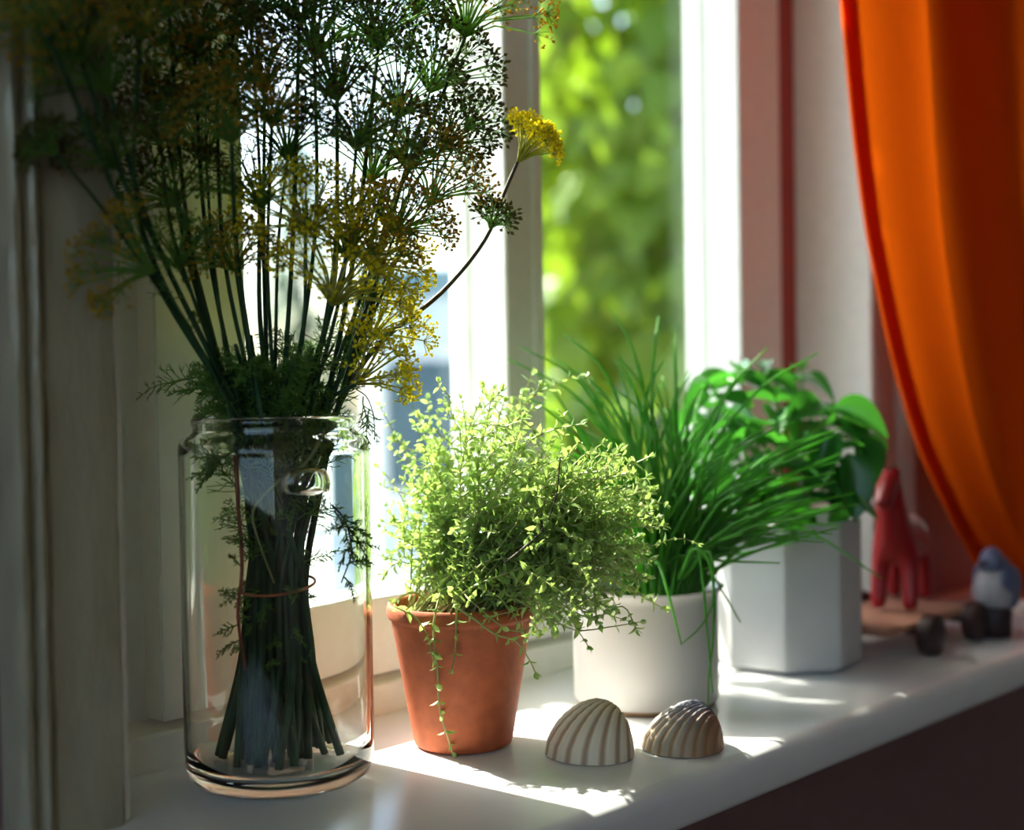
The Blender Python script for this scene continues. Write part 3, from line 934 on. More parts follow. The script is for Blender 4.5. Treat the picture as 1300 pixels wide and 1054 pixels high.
loose('dill_sprig', [at(452, 494, 1.035), at(466, 505, 1.035), at(474, 528, 1.035), at(476, 560, 1.035)], .0006, 'dill_brown_stem',
      'withered dill sprig drooping over the right side of the jar rim', [(.3, sdir(.3, -1, .1), .03, 8), (.6, sdir(-.1, -1, 0), .025, 7)])
jf = 1.035 - .054
loose('dill_stalk', [at(300, 575, jf + .008), at(303, 640, jf + .006), at(308, 720, jf + .004), at(303, 780, jf + .006), at(312, 850, jf + .012)], .0016, 'red_stem',
      'thin reddish stalk hanging down inside the left of the jar',
      [(f, sdir(R.uniform(-1, .2), R.uniform(-.5, .6), .2), .018, 6) for f in (.15, .3, .42, .5, .6, .7, .8, .9)])
loose('dill_stalk', [at(405, 560, jf + .004), at(385, 590, jf), at(352, 612, jf), at(322, 648, jf), at(330, 690, jf), at(348, 740, jf + .01)], .0011, 'thyme_stem',
      'pale yellow-green curved stalk in front of the bundle inside the jar')
loose('dill_sprig', [at(296, 560, jf + .03), at(280, 580, jf + .025), at(262, 600, jf + .03)], .0008, 'dill_brown_stem',
      'bushy brownish dill tuft pressed against the upper left of the jar glass',
      [(R.random(), sdir(R.uniform(-1, .3), R.uniform(-1, .5), R.uniform(-.3, .3)), R.uniform(.015, .024), 9) for _ in range(16)])
loose('dill_sprig', [at(420, 640, jf + .03), at(436, 660, jf + .03), at(444, 700, jf + .03), at(432, 740, jf + .03)], .0008, 'dill_brown_stem',
      'curly dill tuft against the right side of the jar glass',
      [(R.random(), sdir(R.uniform(-.4, 1), R.uniform(-1, .5), R.uniform(-.3, .3)), R.uniform(.015, .024), 8) for _ in range(14)])

# band round the bundle
band_r = .0275
pts = []
for k in range(41):
    a = 2 * math.pi * k / 40
    pts.append(Vector((JX + band_r * math.cos(a), JY + band_r * math.sin(a), ZW + .004 * math.cos(a - ANG + .4))))
mb = MB(); mb.tube(pts, .0011, 6, False)
o = mb.build('rubber_band', 'rubber', smooth=True); tag(o, 'orange-brown rubber band tying the dill bundle inside the jar', 'rubber band')

# ------------------------------------------------------------------ thyme in the terracotta pot
TC = at(587, 860, 1.125); TX, TY = TC.x, TC.y
HT = 0.114
thy = empty('potted_thyme', (TX, TY, 0)); tag(thy, 'bushy thyme trailing over a terracotta pot', 'potted plant')
mb = MB()
mb.lathe([(1e-5, 0.001), (.036, 0.001), (.0385, .0025), (.0395, .006), (.0555, HT - .014), (.0563, HT - .0125), (.0578, HT - .0115), (.0588, HT - .0095), (.0590, HT - .004), (.0582, HT - .0008), (.0568, HT),
          (.0545, HT - .0005), (.0535, HT - .003), (.0515, HT - .02)], 72, TX, TY)
fix_normals(mb.build('pot', 'terracotta', thy, smooth=True))
mb = MB(); mb.lathe([(.0528, HT - .010), (.04, HT - .007), (.02, HT - .005), (1e-5, HT - .004)], 40, TX, TY); fix_normals(mb.build('soil', 'soil', thy, smooth=True))


def sprig(parent, path, leaf_l, gap, skip=0.12, r0=.00085):
    n = len(path)
    mb = MB(); mb.tube(path, [r0 * (1 - .55 * k / n) for k in range(n)], 4, False)
    st = mb.build('sprig', 'thyme_stem', parent)
    lf = MB()
    # walk along and set opposite leaf pairs
    acc = 0; turn = R.uniform(0, 6.28); tot = sum((path[k + 1] - path[k]).length for k in range(n - 1)); run = 0
    for k in range(n - 1):
        seg = (path[k + 1] - path[k]); L = seg.length
        if L < 1e-6: continue
        t = seg / L
        while acc < L:
            p = path[k] + t * acc
            if (run + acc) / tot > skip:
                f = (run + acc) / tot
                a = t.orthogonal().normalized(); turn += 1.57 + R.uniform(-.3, .3)
                sd = Matrix.Rotation(turn, 3, t) @ a
                for sg in (1, -1):
                    d = (sd * sg + t * R.uniform(.2, .8) + rvec(.25)).normalized()
                    l = leaf_l * R.uniform(.7, 1.25) * (1.05 - .35 * f)
                    lf.leaf(p, d, t + rvec(.3), l, l * R.uniform(.42, .58), R.uniform(.05, .18))
                    if R.random() < .45:
                        d2 = (d + t * .8 + rvec(.3)).normalized()
                        lf.leaf(p, d2, t, l * .55, l * .28, .1)
            acc += gap * R.uniform(.75, 1.3)
        acc -= L; run += L
    for z in range(3):
        lf.leaf(path[-1], (path[-1] - path[-2]).normalized() + rvec(.6), rvec(), leaf_l * .6, leaf_l * .3)
    o = lf.build('leaves', 'thyme_leaf', st); o.location = (0, 0, 0); o['kind'] = 'stuff'


def arc(base, tip, rise, wob=.006, n=9):
    pts = []
    w = rvec(wob); w2 = rvec(wob * .6)
    for k in range(n):
        f = k / (n - 1)
        pts.append(base.lerp(tip, f) + Vector((0, 0, rise * math.sin(math.pi * min(1, f * 1.02)))) + w * math.sin(f * 5.3) * f + w2 * math.sin(f * 11) * f)
    return pts


def soil_pt(cx, cy, r, z):
    a = R.uniform(0, 6.28); q = r * math.sqrt(R.random())
    return Vector((cx + q * math.cos(a), cy + q * math.sin(a), z))


n_done = 0
while n_done < 250:
    ex, ey = R.uniform(468, 835), R.uniform(478, 800)
    # outline of the bush in the picture
    if ((ex - 660) / 182) ** 2 + ((ey - 645) / 165) ** 2 > 1: continue
    if n_done > 130 and (ex < 680 or ey < 560): continue
    if ex > 700 and ey < 520 + (ex - 700) * .35: continue
    if ey > 755 and ex < 670: continue
    t = R.uniform(1.05, 1.20) if ex > 560 else R.uniform(1.10, 1.20)
    if ex > 720: t = R.uniform(1.03, 1.16)
    tip = at(ex, ey, t)
    base = soil_pt(TX, TY, .046, HT - .008)
    if (tip - base).length < .035: continue
    dist = (tip - base).length
    low = tip.z < HT + .02
    path = arc(base, tip, (.028 if low else .018) + R.uniform(-.006, .014), .013)
    sprig(thy, path, R.uniform(.0085, .0125), R.uniform(.0066, .009))
    n_done += 1
    if R.random() < .75:
        k0 = R.randrange(4, 8); b0 = path[k0]
        e = (path[k0] - path[k0 - 1]).normalized() * .6 + rvec(1.0)
        sprig(thy, arc(b0, b0 + e.normalized() * R.uniform(.025, .05), .004, .006, 6), R.uniform(.0075, .010), R.uniform(.006, .008), .05, .0006)
for k in range(34):
    tip = at(R.uniform(690, 828), R.uniform(640, 800), R.uniform(1.02, 1.14))
    base = soil_pt(TX, TY, .046, HT - .008)
    sprig(thy, arc(base, tip, .030 + R.uniform(0, .02), .014), R.uniform(.0095, .0125), R.uniform(.0068, .009))
# taller sprigs at the back left and along the top
for ex, ey, t in [(488, 520, 1.19), (510, 488, 1.20), (540, 500, 1.2), (500, 560, 1.18), (530, 545, 1.19), (555, 520, 1.18), (648, 505, 1.13), (660, 520, 1.1), (612, 540, 1.12), (590, 560, 1.16),
                  (480, 600, 1.17), (483, 660, 1.15), (700, 555, 1.1), (730, 600, 1.08), (478, 700, 1.14), (520, 600, 1.18)]:
    base = soil_pt(TX, TY, .04, HT - .008)
    sprig(thy, arc(base, at(ex, ey, t), .008), .0095, .0085)
# sprigs hanging down the front of the pot
fr = 1.125 - .062
for pts in ([at(556, 772, fr), at(550, 800, fr), at(555, 850, fr + .006), at(558, 900, fr + .012), at(568, 935, fr + .016), at(574, 955, fr + .02)],
            [at(500, 774, fr + .02), at(525, 782, fr + .004), at(542, 806, fr + .003), at(550, 838, fr + .004)],
            [at(578, 765, fr), at(579, 795, fr), at(578, 828, fr + .004), at(574, 848, fr + .004)],
            [at(575, 772, fr - .002), at(605, 788, fr - .002), at(630, 806, fr - .002), at(655, 814, fr + .004), at(672, 838, fr + .01), at(680, 855, fr + .012)],
            [at(598, 770, fr), at(640, 797, fr + .002), at(668, 800, fr + .006), at(690, 780, fr + .01)],
            [at(640, 760, fr + .005), at(690, 780, fr), at(730, 800, fr), at(775, 796, fr), at(812, 790, fr)],
            [at(650, 740, fr), at(700, 760, fr), at(750, 785, fr), at(790, 770, fr), at(808, 800, fr)]):
    a = soil_pt(TX, TY, .03, HT - .006)
    start = pts[0] + Vector((0, 0, .004))
    path = catmull([a, (a + start) / 2 + Vector((0, 0, .012)), start] + pts[1:], 4)
    sprig(thy, path, .0098, .0125, .25, .0011)
# one dry brown twig
mb = MB(); mb.tube(catmull([at(640, 715, 1.06), at(665, 695, 1.05), at(690, 670, 1.045), at(706, 630, 1.045), at(711, 580, 1.05)], 5), .0007, 4)
mb.build('dry_twig', 'dill_brown_stem', thy)

# ------------------------------------------------------------------ chives in the round white pot
PC = at(820, 830, 1.262); PX, PY = PC.x, PC.y
HP = 0.104
chv = empty('potted_chives', (PX, PY, 0)); tag(chv, 'chives in a round white pot with a flared rim', 'potted plant')
mb = MB()
mb.lathe([(.0625, .0045), (.0640, .0065), (.0643, .012), (.0640, HP - .012), (.0645, HP - .006), (.0680, HP - .0016), (.0696, HP - .0002), (.0690, HP + .0010), (.0650, HP + .0002), (.0618, HP - .004), (.0612, HP - .012), (.0608, HP - .03)], 80, PX, PY)
fix_normals(mb.build('pot', 'white_glaze', chv, smooth=True))
mb = MB(); mb.lathe([(1e-5, .0008), (.0605, .0008), (.0625, .0046)], 64, PX, PY); fix_normals(mb.build('foot_ring', 'raw_clay', chv, smooth=True))
mb = MB(); mb.lathe([(.0611, HP - .012), (.04, HP - .010), (1e-5, HP - .008)], 40, PX, PY); fix_normals(mb.build('soil', 'soil', chv, smooth=True))


def blade(parent, pts, r, mat='chive_leaf'):
    path = catmull(pts, 5); n = len(path)
    mb = MB(); mb.tube(path, [r * (1 - .75 * (k / n) ** 2.2) for k in range(n)], 5)
    return mb.build('blade', mat, parent, smooth=True)


def chive(tipx, tipy, t, base_r=.026, bow=0.35, r=.0017, mat='chive_leaf', cx=.012):
    tip = at(tipx, tipy, t)
    b = soil_pt(PX, PY, base_r, HP - .011) + sdir(1, 0, 0) * cx
    d = tip - b; L = d.length
    flat = Vector((d.x, d.y, 0)).length
    c1 = b + Vector((d.x * .18, d.y * .18, max(d.z * .45, L * bow))) + rvec(.006)
    c2 = b + Vector((d.x * .58, d.y * .58, max(d.z * .82, L * bow * 1.25))) + rvec(.006)
    blade(chv, [b, c1, c2, tip], r, mat)


# upright fan at the left and centre
for tx, ty, t in [(660, 440, 1.28), (645, 456, 1.27), (678, 470, 1.29), (700, 452, 1.3), (716, 424, 1.31), (735, 470, 1.3), (700, 520, 1.24), (690, 560, 1.22), (772, 388, 1.32), (752, 500, 1.28), (778, 455, 1.3), (806, 450, 1.3),
                  (842, 458, 1.31), (836, 402, 1.33), (858, 408, 1.33), (860, 470, 1.31), (720, 500, 1.3), (665, 500, 1.25), (830, 480, 1.27), (880, 470, 1.29)]:
    chive(tx, ty, t, .03, .4, R.uniform(.0015, .0021))
for k in range(55):
    tx = R.uniform(690, 905); ty = R.uniform(440, 600) + abs(tx - 800) * .15
    chive(tx, ty, R.uniform(1.20, 1.36), .034, .4, R.uniform(.0013, .0020))
# swept to the right over the other pot
for tx, ty, t in [(1038, 448, 1.24), (1052, 548, 1.23), (1050, 556, 1.24), (1062, 600, 1.24), (1085, 626, 1.24), (1090, 640, 1.25), (1120, 735, 1.26), (990, 715, 1.2), (1050, 652, 1.24), (1005, 600, 1.2), (1040, 570, 1.22),
                  (975, 440, 1.27), (950, 470, 1.25), (1000, 530, 1.22), (960, 560, 1.2), (1048, 612, 1.22), (940, 790, 1.22), (905, 880, 1.17), (865, 818, 1.16), (915, 720, 1.2), (1066, 585, 1.26), (1020, 640, 1.22)]:
    chive(tx, ty, t, .022, .28 if ty > 500 else .45, R.uniform(.0015, .0021), cx=.022)
for k in range(90):
    tx = R.uniform(890, 1075); ty = R.uniform(520, 690) if k % 2 else R.uniform(600, 690)
    chive(tx, ty, R.uniform(1.18, 1.33), .026, R.uniform(.18, .34), R.uniform(.0013, .0020), cx=.022)
# the thin blade trailing to the sill beside the shell
hang = [at(862, 735, 1.22), at(880, 698, 1.20), at(900, 712, 1.19), at(907, 760, 1.19), at(905, 815, 1.19), at(900, 860, 1.19), at(899, 905, 1.19)]
blade(chv, hang, .0016)
blade(chv, [at(868, 735, 1.23), at(900, 700, 1.2), at(905, 760, 1.19), at(890, 795, 1.19), at(864, 819, 1.185)], .0014)

# ------------------------------------------------------------------ basil in the eight-sided pot
BC = at(998, 760, 1.425); BX, BY = BC.x, BC.y
HB = 0.146
bas = empty('potted_basil', (BX, BY, 0)); tag(bas, 'basil in a white eight-sided pot', 'potted plant')
rt = Vector((math.sin(ANG), -math.cos(ANG), 0)); bk = Vector((math.cos(ANG), math.sin(ANG), 0))
RB = 0.0742


def octo(r, z, n_round=5, rnd=.004):
    """eight-sided ring with softened corners; corner angles seen from the camera 12, 57, 102, 147 deg"""
    out = []
    for k in range(8):
        a = math.radians(12 + 45 * k)
        for j in range(n_round):
            f = (j / (n_round - 1) - .5) * math.radians(9)
            rr = r * (1 - .012 * (1 - (abs(f) / math.radians(4.5)) ** 2) * 0)
            aa = a + f
            # clip the corner to the two neighbouring facets
            loc = r * math.cos(math.radians(22.5)) / max(math.cos(math.radians(22.5) - abs(f)), 1e-3)
            rr = min(loc, r * .9945)
            v = Vector((BX, BY, 0)) + rt * (math.cos(aa) * rr) - bk * (math.sin(aa) * rr)
            out.append((v.x, v.y, z))
    return out


levels = [(.01, .0005), (.060, .0005), (.064, .0012), (.0655, .0045), (RB - .001, .0050), (RB, .0075), (RB, HB - .003), (RB - .0008, HB - .0008), (RB - .0028, HB), (RB - .0052, HB - .001), (RB - .006, HB - .004), (RB - .0065, HB - .03)]
mb = MB(); vs_ = []; n8 = 40
for r, z in levels: vs_ += octo(r, z)
fs_ = [(i * n8 + j, i * n8 + (j + 1) % n8, (i + 1) * n8 + (j + 1) % n8, (i + 1) * n8 + j) for i in range(len(levels) - 1) for j in range(n8)]
fs_.append(tuple(range(n8))[::-1])
mb.add(vs_, fs_)
o = mb.build('pot', 'white_ceramic', bas); fix_normals(o); smooth_angle(o, 14)
mb = MB(); v0 = octo(RB - .0062, HB - .014); mb.add(v0 + [(BX, BY, HB - .009)], [(j, (j + 1) % n8, n8) for j in range(n8)]); fix_normals(mb.build('soil', 'soil', bas))


def basil_mesh(cup, curl):
    t = MB(); nu, nv = 9, 7; vs_ = []
    for i in range(nu):
        u = i / (nu - 1)
        w = .30 * math.sin(math.pi * u ** .82) ** .75 + (.012 if i in (0, nu - 1) else 0)
        for j in range(nv):
            v = j / (nv - 1) * 2 - 1
            puck = .022 * math.sin(u * 22) * abs(v) * (1 - abs(v)) * 4 * .6
            z = -curl * u * u + cup * (v * v) * w * 2 * (-1 if cup < 0 else 1) * .5 + puck - .04 * (1 - min(1, abs(v) * 4)) * math.sin(math.pi * u)
            vs_.append((u, v * w, z))
    fs_ = [(i * nv + j, (i + 1) * nv + j, (i + 1) * nv + j + 1, i * nv + j + 1) for i in range(nu - 1) for j in range(nv - 1)]
    t.add(vs_, fs_)
    return t.mesh('basil_leaf', 'basil_leaf', True)


BL = [basil_mesh(-.9, .35), basil_mesh(-.6, .15), basil_mesh(-1.1, .6), basil_mesh(.6, .2)]


def put_leaf(c, d, nrm, ln, k, parent):
    d = d.normalized(); sd = nrm.cross(d)
    if sd.length < 1e-4: sd = d.orthogonal()
    sd.normalize(); nn = d.cross(sd)
    o = bpy.data.objects.new('leaf', BL[k]); COL.objects.link(o); o.parent = parent
    M = Matrix(((d.x, sd.x, nn.x, c.x), (d.y, sd.y, nn.y, c.y), (d.z, sd.z, nn.z, c.z), (0, 0, 0, 1))) @ Matrix.Scale(ln, 4)
    o.matrix_local = Matrix.Translation(-parent.location) @ M


tops = [(905, 492, 1.43, .052), (935, 470, 1.45, .055), (968, 468, 1.45, .050), (985, 510, 1.40, .052), (920, 530, 1.38, .05), (955, 545, 1.37, .05), (1018, 470, 1.47, .042), (1030, 530, 1.42, .05),
        (1056, 525, 1.41, .055), (1072, 545, 1.43, .052), (1048, 575, 1.38, .055), (1072, 590, 1.41, .052), (990, 580, 1.38, .052), (1030, 620, 1.37, .055), (1060, 620, 1.38, .05), (940, 600, 1.36, .05), (1000, 640, 1.36, .04),
        (905, 600, 1.42, .05), (932, 640, 1.39, .045), (890, 560, 1.43, .05), (915, 560, 1.46, .05), (898, 520, 1.46, .05), (925, 605, 1.47, .05), (888, 615, 1.45, .05), (945, 575, 1.47, .05), (950, 620, 1.45, .05), (905, 650, 1.43, .04)]
for x, y, t, ln in tops:
    tip = at(x, y, t); base = soil_pt(BX, BY, .035, HB - .012)
    path = catmull([base, base.lerp(tip, .55) + Vector((0, 0, .012)), tip], 5)
    mb = MB(); mb.tube(path, [.0021 - .0009 * k / len(path) for k in range(len(path))], 6); mb.build('stem', 'chive_leaf', bas, smooth=True)
    a0 = R.uniform(0, 3.14)
    for q in range(2):
        for sg in (0, math.pi):
            a = a0 + q * 1.57 + sg + R.uniform(-.2, .2)
            d = Vector((math.cos(a), math.sin(a), .35 - .45 * (1 - q)))
            put_leaf(tip - Vector((0, 0, .010 * (1 - q))), d, Vector((0, 0, 1)) + rvec(.25), ln * (1.0 if q == 0 else .62) * R.uniform(.85, 1.1), R.randrange(3), bas)
# the large drooping leaves on the right
for x, y, t, dx, dy, dz, ln in [(1056, 520, 1.39, .9, -.25, .35, .058), (1082, 556, 1.40, .42, -.9, .2, .062), (1076, 575, 1.37, .12, -1, .25, .066), (1050, 545, 1.37, -.3, -.9, .4, .055), (1040, 508, 1.39, -.7, -.3, .6, .050),
                                (1058, 590, 1.39, .2, -1, .1, .070), (1010, 625, 1.345, -.1, -1, .4, .042), (1066, 545, 1.40, 1, -.5, -.1, .05)]:
    put_leaf(at(x, y, t), sdir(dx, dy, dz), (sdir(.2, .6, .8)), ln, R.randrange(3), bas)

# ------------------------------------------------------------------ cockle shells
def shell(name, cx, cy, w, d, h, yaw, ribs, mat, label, tilt=(0, 0)):
    nu, nv = ribs * 8, 26
    vs_ = []; uvs = []
    for i in range(nu + 1):
        u = i / nu; a = math.radians(-84 + 168 * u)
        # chord through the ellipse from the hinge at (0, d)
        dx, dy = math.sin(a) * w, -math.cos(a) * d       # ellipse-space direction
        ex, ey = math.sin(a), -math.cos(a)
        tl = 2 * math.cos(a)                              # unit circle chord from (0,1)
        for j in range(nv + 1):
            r = j / nv
            px, py = ex * tl * r, 1 + ey * tl * r
            rho = min(1.0, math.hypot(px, py))
            hz = (1 - rho ** 2.4) ** .55 * (1 + .38 * py)
            rib = .5 + .5 * math.cos(2 * math.pi * ribs * u)
            env = min(1, r * 3) * (1 if r < .97 else .6)
            z = h * hz + .0023 * (rib ** .7)  * env * (1 if hz > .02 else .4)
            grow = .0003 * math.sin(r * 60)
            vs_.append((px * w * (1 + .012 * rib * env), py * d, max(z + grow, .0003)))
            uvs.append((u, r))
    fs_ = [(i * (nv + 1) + j, i * (nv + 1) + j + 1, (i + 1) * (nv + 1) + j + 1, (i + 1) * (nv + 1) + j) for i in range(nu) for j in range(nv)]
    t = MB(); t.add(vs_, fs_)
    me = t.mesh(name, mat, True)
    lay = me.uv_layers.new(name='UVMap')
    idx = [0] * len(me.loops); me.loops.foreach_get('vertex_index', idx)
    lay.data.foreach_set('uv', [c for k in idx for c in uvs[k]])
    o = bpy.data.objects.new(name, me); COL.objects.link(o)
    fix_normals(o)
    o.location = (cx, cy, 0.0004); o.rotation_euler = (tilt[0], tilt[1], yaw)
    return tag(o, label, 'shell', 'cockle shells on the sill')


c1 = at(748, 943, 1.09); c2 = at(866, 930, 1.105)
# hinge points away from the viewer; yaw 0 has the hinge towards +Y
view_yaw = ANG - math.pi / 2
shell('cockle_shell', c1.x, c1.y, .037, .033, .0355, view_yaw - math.radians(58), 15, 'shell_cream', 'cream cockle shell with strong ribs beside the terracotta pot')
shell('cockle_shell', c2.x, c2.y, .033, .032, .031, view_yaw - math.radians(84), 20, 'shell_grey', 'grey-blue and brown cockle shell in front of the round white pot')

# ------------------------------------------------------------------ toy horse on a wheeled board (faces along the wall, towards -X)
hc = Vector((0.618, -0.185, 0.0))
toy = empty('toy_horse', hc); tag(toy, 'red wooden toy horse standing on a wheeled board', 'toy')
BZ0, BZ1 = .026, .033
t = MB(); t.box(.465, .675, .135, .243, BZ0, BZ1); t.build('board', 'cart_wood', toy, bevel=.0015)
for s in (.532, .634):
    mb = MB(); mb.tube([(s, -.125, .0215), (s, -.253, .0215)], .003, 8); mb.build('axle', 'wheel_wood', toy, smooth=True)
    for p0, p1 in ((.113, .128), (.247, .264)):
        mb = MB()
        ring = [(.004, p0), (.017, p0), (.0205, p0 + .002), (.0213, (p0 + p1) / 2), (.0205, p1 - .002), (.017, p1), (.006, p1 + .0015), (.0001, p1 + .002)]
        n = 28; vs_ = []
        for r, p in ring:
            for j in range(n):
                a = 2 * math.pi * j / n
                vs_.append((s + r * math.cos(a), -p, .0215 + r * math.sin(a)))
        fs_ = [(i * n + j, i * n + (j + 1) % n, (i + 1) * n + (j + 1) % n, (i + 1) * n + j) for i in range(len(ring) - 1) for j in range(n)]
        fs_.append(tuple(range(n)))
        mb.add(vs_, fs_); o = mb.build('wheel', 'wheel_wood', toy); fix_normals(o); smooth_angle(o, 50)
mb = MB(); mb.lathe([(1e-5, BZ1 - .001), (.004, BZ1 - .001), (.0035, BZ1 + .008), (.005, BZ1 + .012), (.004, BZ1 + .016), (1e-5, BZ1 + .017)], 16, .487, -.150)
mb.build('peg', 'horse_red', toy, smooth=True)


def skin(name, verts, edges, radii, mat, parent, root=0, sub=2):
    me = bpy.data.meshes.new(name); me.from_pydata([tuple(v) for v in verts], edges, []); me.update()
    tmp = bpy.data.objects.new('tmp', me); COL.objects.link(tmp)
    md = tmp.modifiers.new('s', 'SKIN'); md.use_smooth_shade = True
    sv = me.skin_vertices[0].data
    for k, r in enumerate(radii):
        sv[k].radius = r if isinstance(r, tuple) else (r, r)
        sv[k].use_root = (k == root)
    ss = tmp.modifiers.new('u', 'SUBSURF'); ss.levels = sub; ss.render_levels = sub
    dg = bpy.context.evaluated_depsgraph_get(); dg.update()
    ev = bpy.data.meshes.new_from_object(tmp.evaluated_get(dg))
    bpy.data.objects.remove(tmp)
    ev.materials.clear(); ev.materials.append(MATS[mat])
    ev.polygons.foreach_set('use_smooth', [True] * len(ev.polygons))
    o = bpy.data.objects.new(name, ev); COL.objects.link(o); o.parent = parent; o.location = -parent.location
    return o


py = -.190; zb = BZ1
HV = [(.618, py, zb + .080), (.585, py, zb + .084), (.566, py, zb + .094), (.556, py, zb + .118), (.549, py, zb + .138), (.543, py, zb + .143), (.528, py, zb + .131), (.514, py, zb + .117),   # 0-7 body, neck, head
      (.650, py, zb + .084), (.664, py, zb + .080),                                                           # 8-9 rump
      (.578, py + .015, zb + .056), (.573, py + .0165, zb + .028), (.569, py + .017, zb + .002),              # 10-12
      (.578, py - .015, zb + .056), (.573, py - .0165, zb + .028), (.569, py - .017, zb + .002),              # 13-15
      (.654, py + .015, zb + .056), (.660, py + .0165, zb + .028), (.664, py + .017, zb + .002),              # 16-18
      (.654, py - .015, zb + .056), (.660, py - .0165, zb + .028), (.664, py - .017, zb + .002),              # 19-21
      (.551, py + .0075, zb + .157), (.551, py - .0075, zb + .157),                                            # ears
      (.676, py, zb + .070)]
HE = [(0, 1), (1, 2), (2, 3), (3, 4), (4, 5), (5, 6), (6, 7), (0, 8), (8, 9), (1, 10), (10, 11), (11, 12), (1, 13), (13, 14), (14, 15), (8, 16), (16, 17), (17, 18), (8, 19), (19, 20), (20, 21), (4, 22), (4, 23), (9, 24)]
HR = [.0215, .0225, .0195, .0165, .0135, .013, .011, .0085, .0225, .018, .011, .0088, .0085, .011, .0088, .0085, .012, .0088, .0085, .012, .0088, .0085, .0035, .0035, .006]
piv = Vector((.585, py, 0)); rotm = Matrix.Rotation(math.radians(17), 3, 'Z')
HV = [tuple(piv + rotm @ (Vector(v) - piv) + Vector((0, 0, 0))) for v in HV]
skin('horse', HV, HE, HR, 'horse_red', toy)

# ------------------------------------------------------------------ little bird figure
bc = at(1262, 800, 1.545); bird = empty('bird_figurine', (bc.x, bc.y, 0)); tag(bird, 'small blue-grey and white bird figurine on a dark base by the curtain', 'figurine')
bf = sdir(-.75, 0, .55); bf.z = 0; bf.normalize(); bs_ = Vector((0, 0, 1)).cross(bf)


def blob(name, c, ax, mat, n=20, m_=14, fn=None):
    mb = MB(); vs_ = []
    for i in range(m_ + 1):
        th = math.pi * i / m_
        for j in range(n):
            a = 2 * math.pi * j / n
            x, y, z = math.sin(th) * math.cos(a), math.sin(th) * math.sin(a), math.cos(th)
            if fn: x, y, z = fn(x, y, z)
            q = Vector(c) + bf * (x * ax[0]) + bs_ * (y * ax[1]) + Vector((0, 0, z * ax[2]))
            vs_.append(tuple(q))
    fs_ = [(i * n + j, (i + 1) * n + j, (i + 1) * n + (j + 1) % n, i * n + (j + 1) % n) for i in range(m_) for j in range(n)]
    mb.add(vs_, fs_); o = mb.build(name, mat, bird, smooth=True)
    bm = bmesh.new(); bm.from_mesh(o.data); bmesh.ops.remove_doubles(bm, verts=bm.verts[:], dist=1e-6); bm.to_mesh(o.data); bm.free()
    return fix_normals(o)


B0 = Vector((bc.x, bc.y, 0))
mb = MB(); mb.lathe([(1e-5, .0004), (.0175, .0004), (.0188, .002), (.0185, .020), (.0195, .028), (.017, .033), (1e-5, .034)], 28, bc.x, bc.y); fix_normals(mb.build('base', 'bird_dark', bird, smooth=True))
blob('body', B0 + Vector((0, 0, .055)), (.0215, .0225, .028), 'bird_white', fn=lambda x, y, z: (x * (1 - .22 * z) + .10 * z, y * (1 - .25 * z), z))
blob('head', B0 + bf * .003 + Vector((0, 0, .082)), (.0150, .0140, .0165), 'bird_blue', fn=lambda x, y, z: (x * (1 - .15 * z), y * (1 - .15 * z), z))
for sg in (1, -1):
    blob('wing', B0 + bs_ * (sg * .0175) - bf * .004 + Vector((0, 0, .056)), (.017, .0065, .024), 'bird_blue', fn=lambda x, y, z: (x * (1 + .2 * z) - .25 * (1 - z) * .5, y, z))
blob('back', B0 - bf * .011 + Vector((0, 0, .062)), (.013, .017, .026), 'bird_blue')
mb = MB(); tipb = B0 + bf * .024 + Vector((0, 0, .080)); mb.tube([B0 + bf * .014 + Vector((0, 0, .082)), B0 + bf * .019 + Vector((0, 0, .0815)), tipb], [.004, .0028, .0006], 8); mb.build('beak', 'bird_dark', bird, smooth=True)

# ------------------------------------------------------------------ curtain, drawn back to the right
EDGE = [(1.16, .440), (.90, .445), (.6626, .4636), (.5239, .4847), (.4298, .5074), (.3086, .5558), (.215, .6076), (.1321, .682), (.0611, .7624), (.012, .815)]


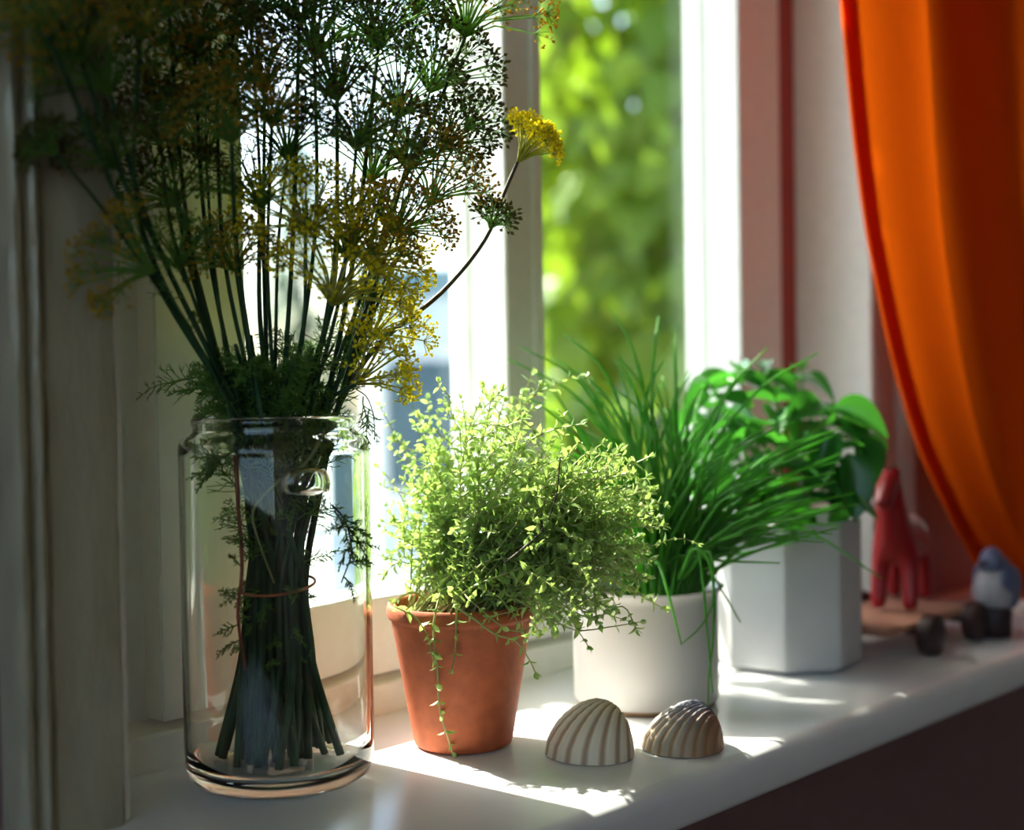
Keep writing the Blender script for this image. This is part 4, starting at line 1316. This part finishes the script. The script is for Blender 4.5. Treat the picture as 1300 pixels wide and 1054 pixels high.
def edge_s(z):
    for k in range(len(EDGE) - 1):
        (z1, s1), (z0, s0) = EDGE[k], EDGE[k + 1]
        if z >= z0: return s0 + (s1 - s0) * (z - z0) / (z1 - z0)
    return EDGE[-1][1]


def edge_smooth(z):
    return (edge_s(z - .03) + edge_s(z) * 2 + edge_s(z + .03)) / 4 if .04 < z < 1.1 else edge_s(z)


def fold(u, z):
    """depth of the folds: u metres from the leading edge"""
    g = min(1, max(.55, .55 + .6 * z))
    return .205 + g * (.030 * math.sin(u * 2 * math.pi / .235 - .9) + .010 * math.sin(u * 2 * math.pi / .11 + 1.5 + z * 2)) * min(1, .35 + u * 9)


cur = empty('curtain', (.80, -.20, .012)); tag(cur, 'translucent orange-red fabric curtain drawn back to the right', 'curtain')
mb = MB(); nz_, nu_ = 90, 110; vs_ = []
for i in range(nz_ + 1):
    z = .012 + (1.16 - .012) * i / nz_
    sl = edge_smooth(z)
    for j in range(nu_ + 1):
        f = j / nu_
        u = f * (1.50 - sl)
        # cloth u coordinate keeps its own folds, squeezed where the curtain is gathered
        uc = f * 1.02
        vs_.append((sl + u, -fold(uc, z), z))
fs_ = [(i * (nu_ + 1) + j, i * (nu_ + 1) + j + 1, (i + 1) * (nu_ + 1) + j + 1, (i + 1) * (nu_ + 1) + j) for i in range(nz_) for j in range(nu_)]
mb.add(vs_, fs_); mb.build('panel', 'curtain_cloth', cur, smooth=True)
mb = MB(); vs_ = []; hw = 8
for i in range(nz_ + 1):
    z = .012 + (1.16 - .012) * i / nz_
    sl = edge_smooth(z)
    for j in range(hw + 1):
        f = j / hw * .032
        uc = f * 1.02 / (1.50 - sl) if True else f
        vs_.append((sl + f, -fold(uc, z) + .0018, z))
fs_ = [(i * (hw + 1) + j, i * (hw + 1) + j + 1, (i + 1) * (hw + 1) + j + 1, (i + 1) * (hw + 1) + j) for i in range(nz_) for j in range(hw)]
n0 = len(vs_)
vs_ += [(x, y - .0032, z) for x, y, z in vs_]
fs_ += [tuple(k + n0 for k in f) for f in fs_]
mb.add(vs_, fs_); mb.build('hem', 'curtain_cloth', cur, smooth=True)
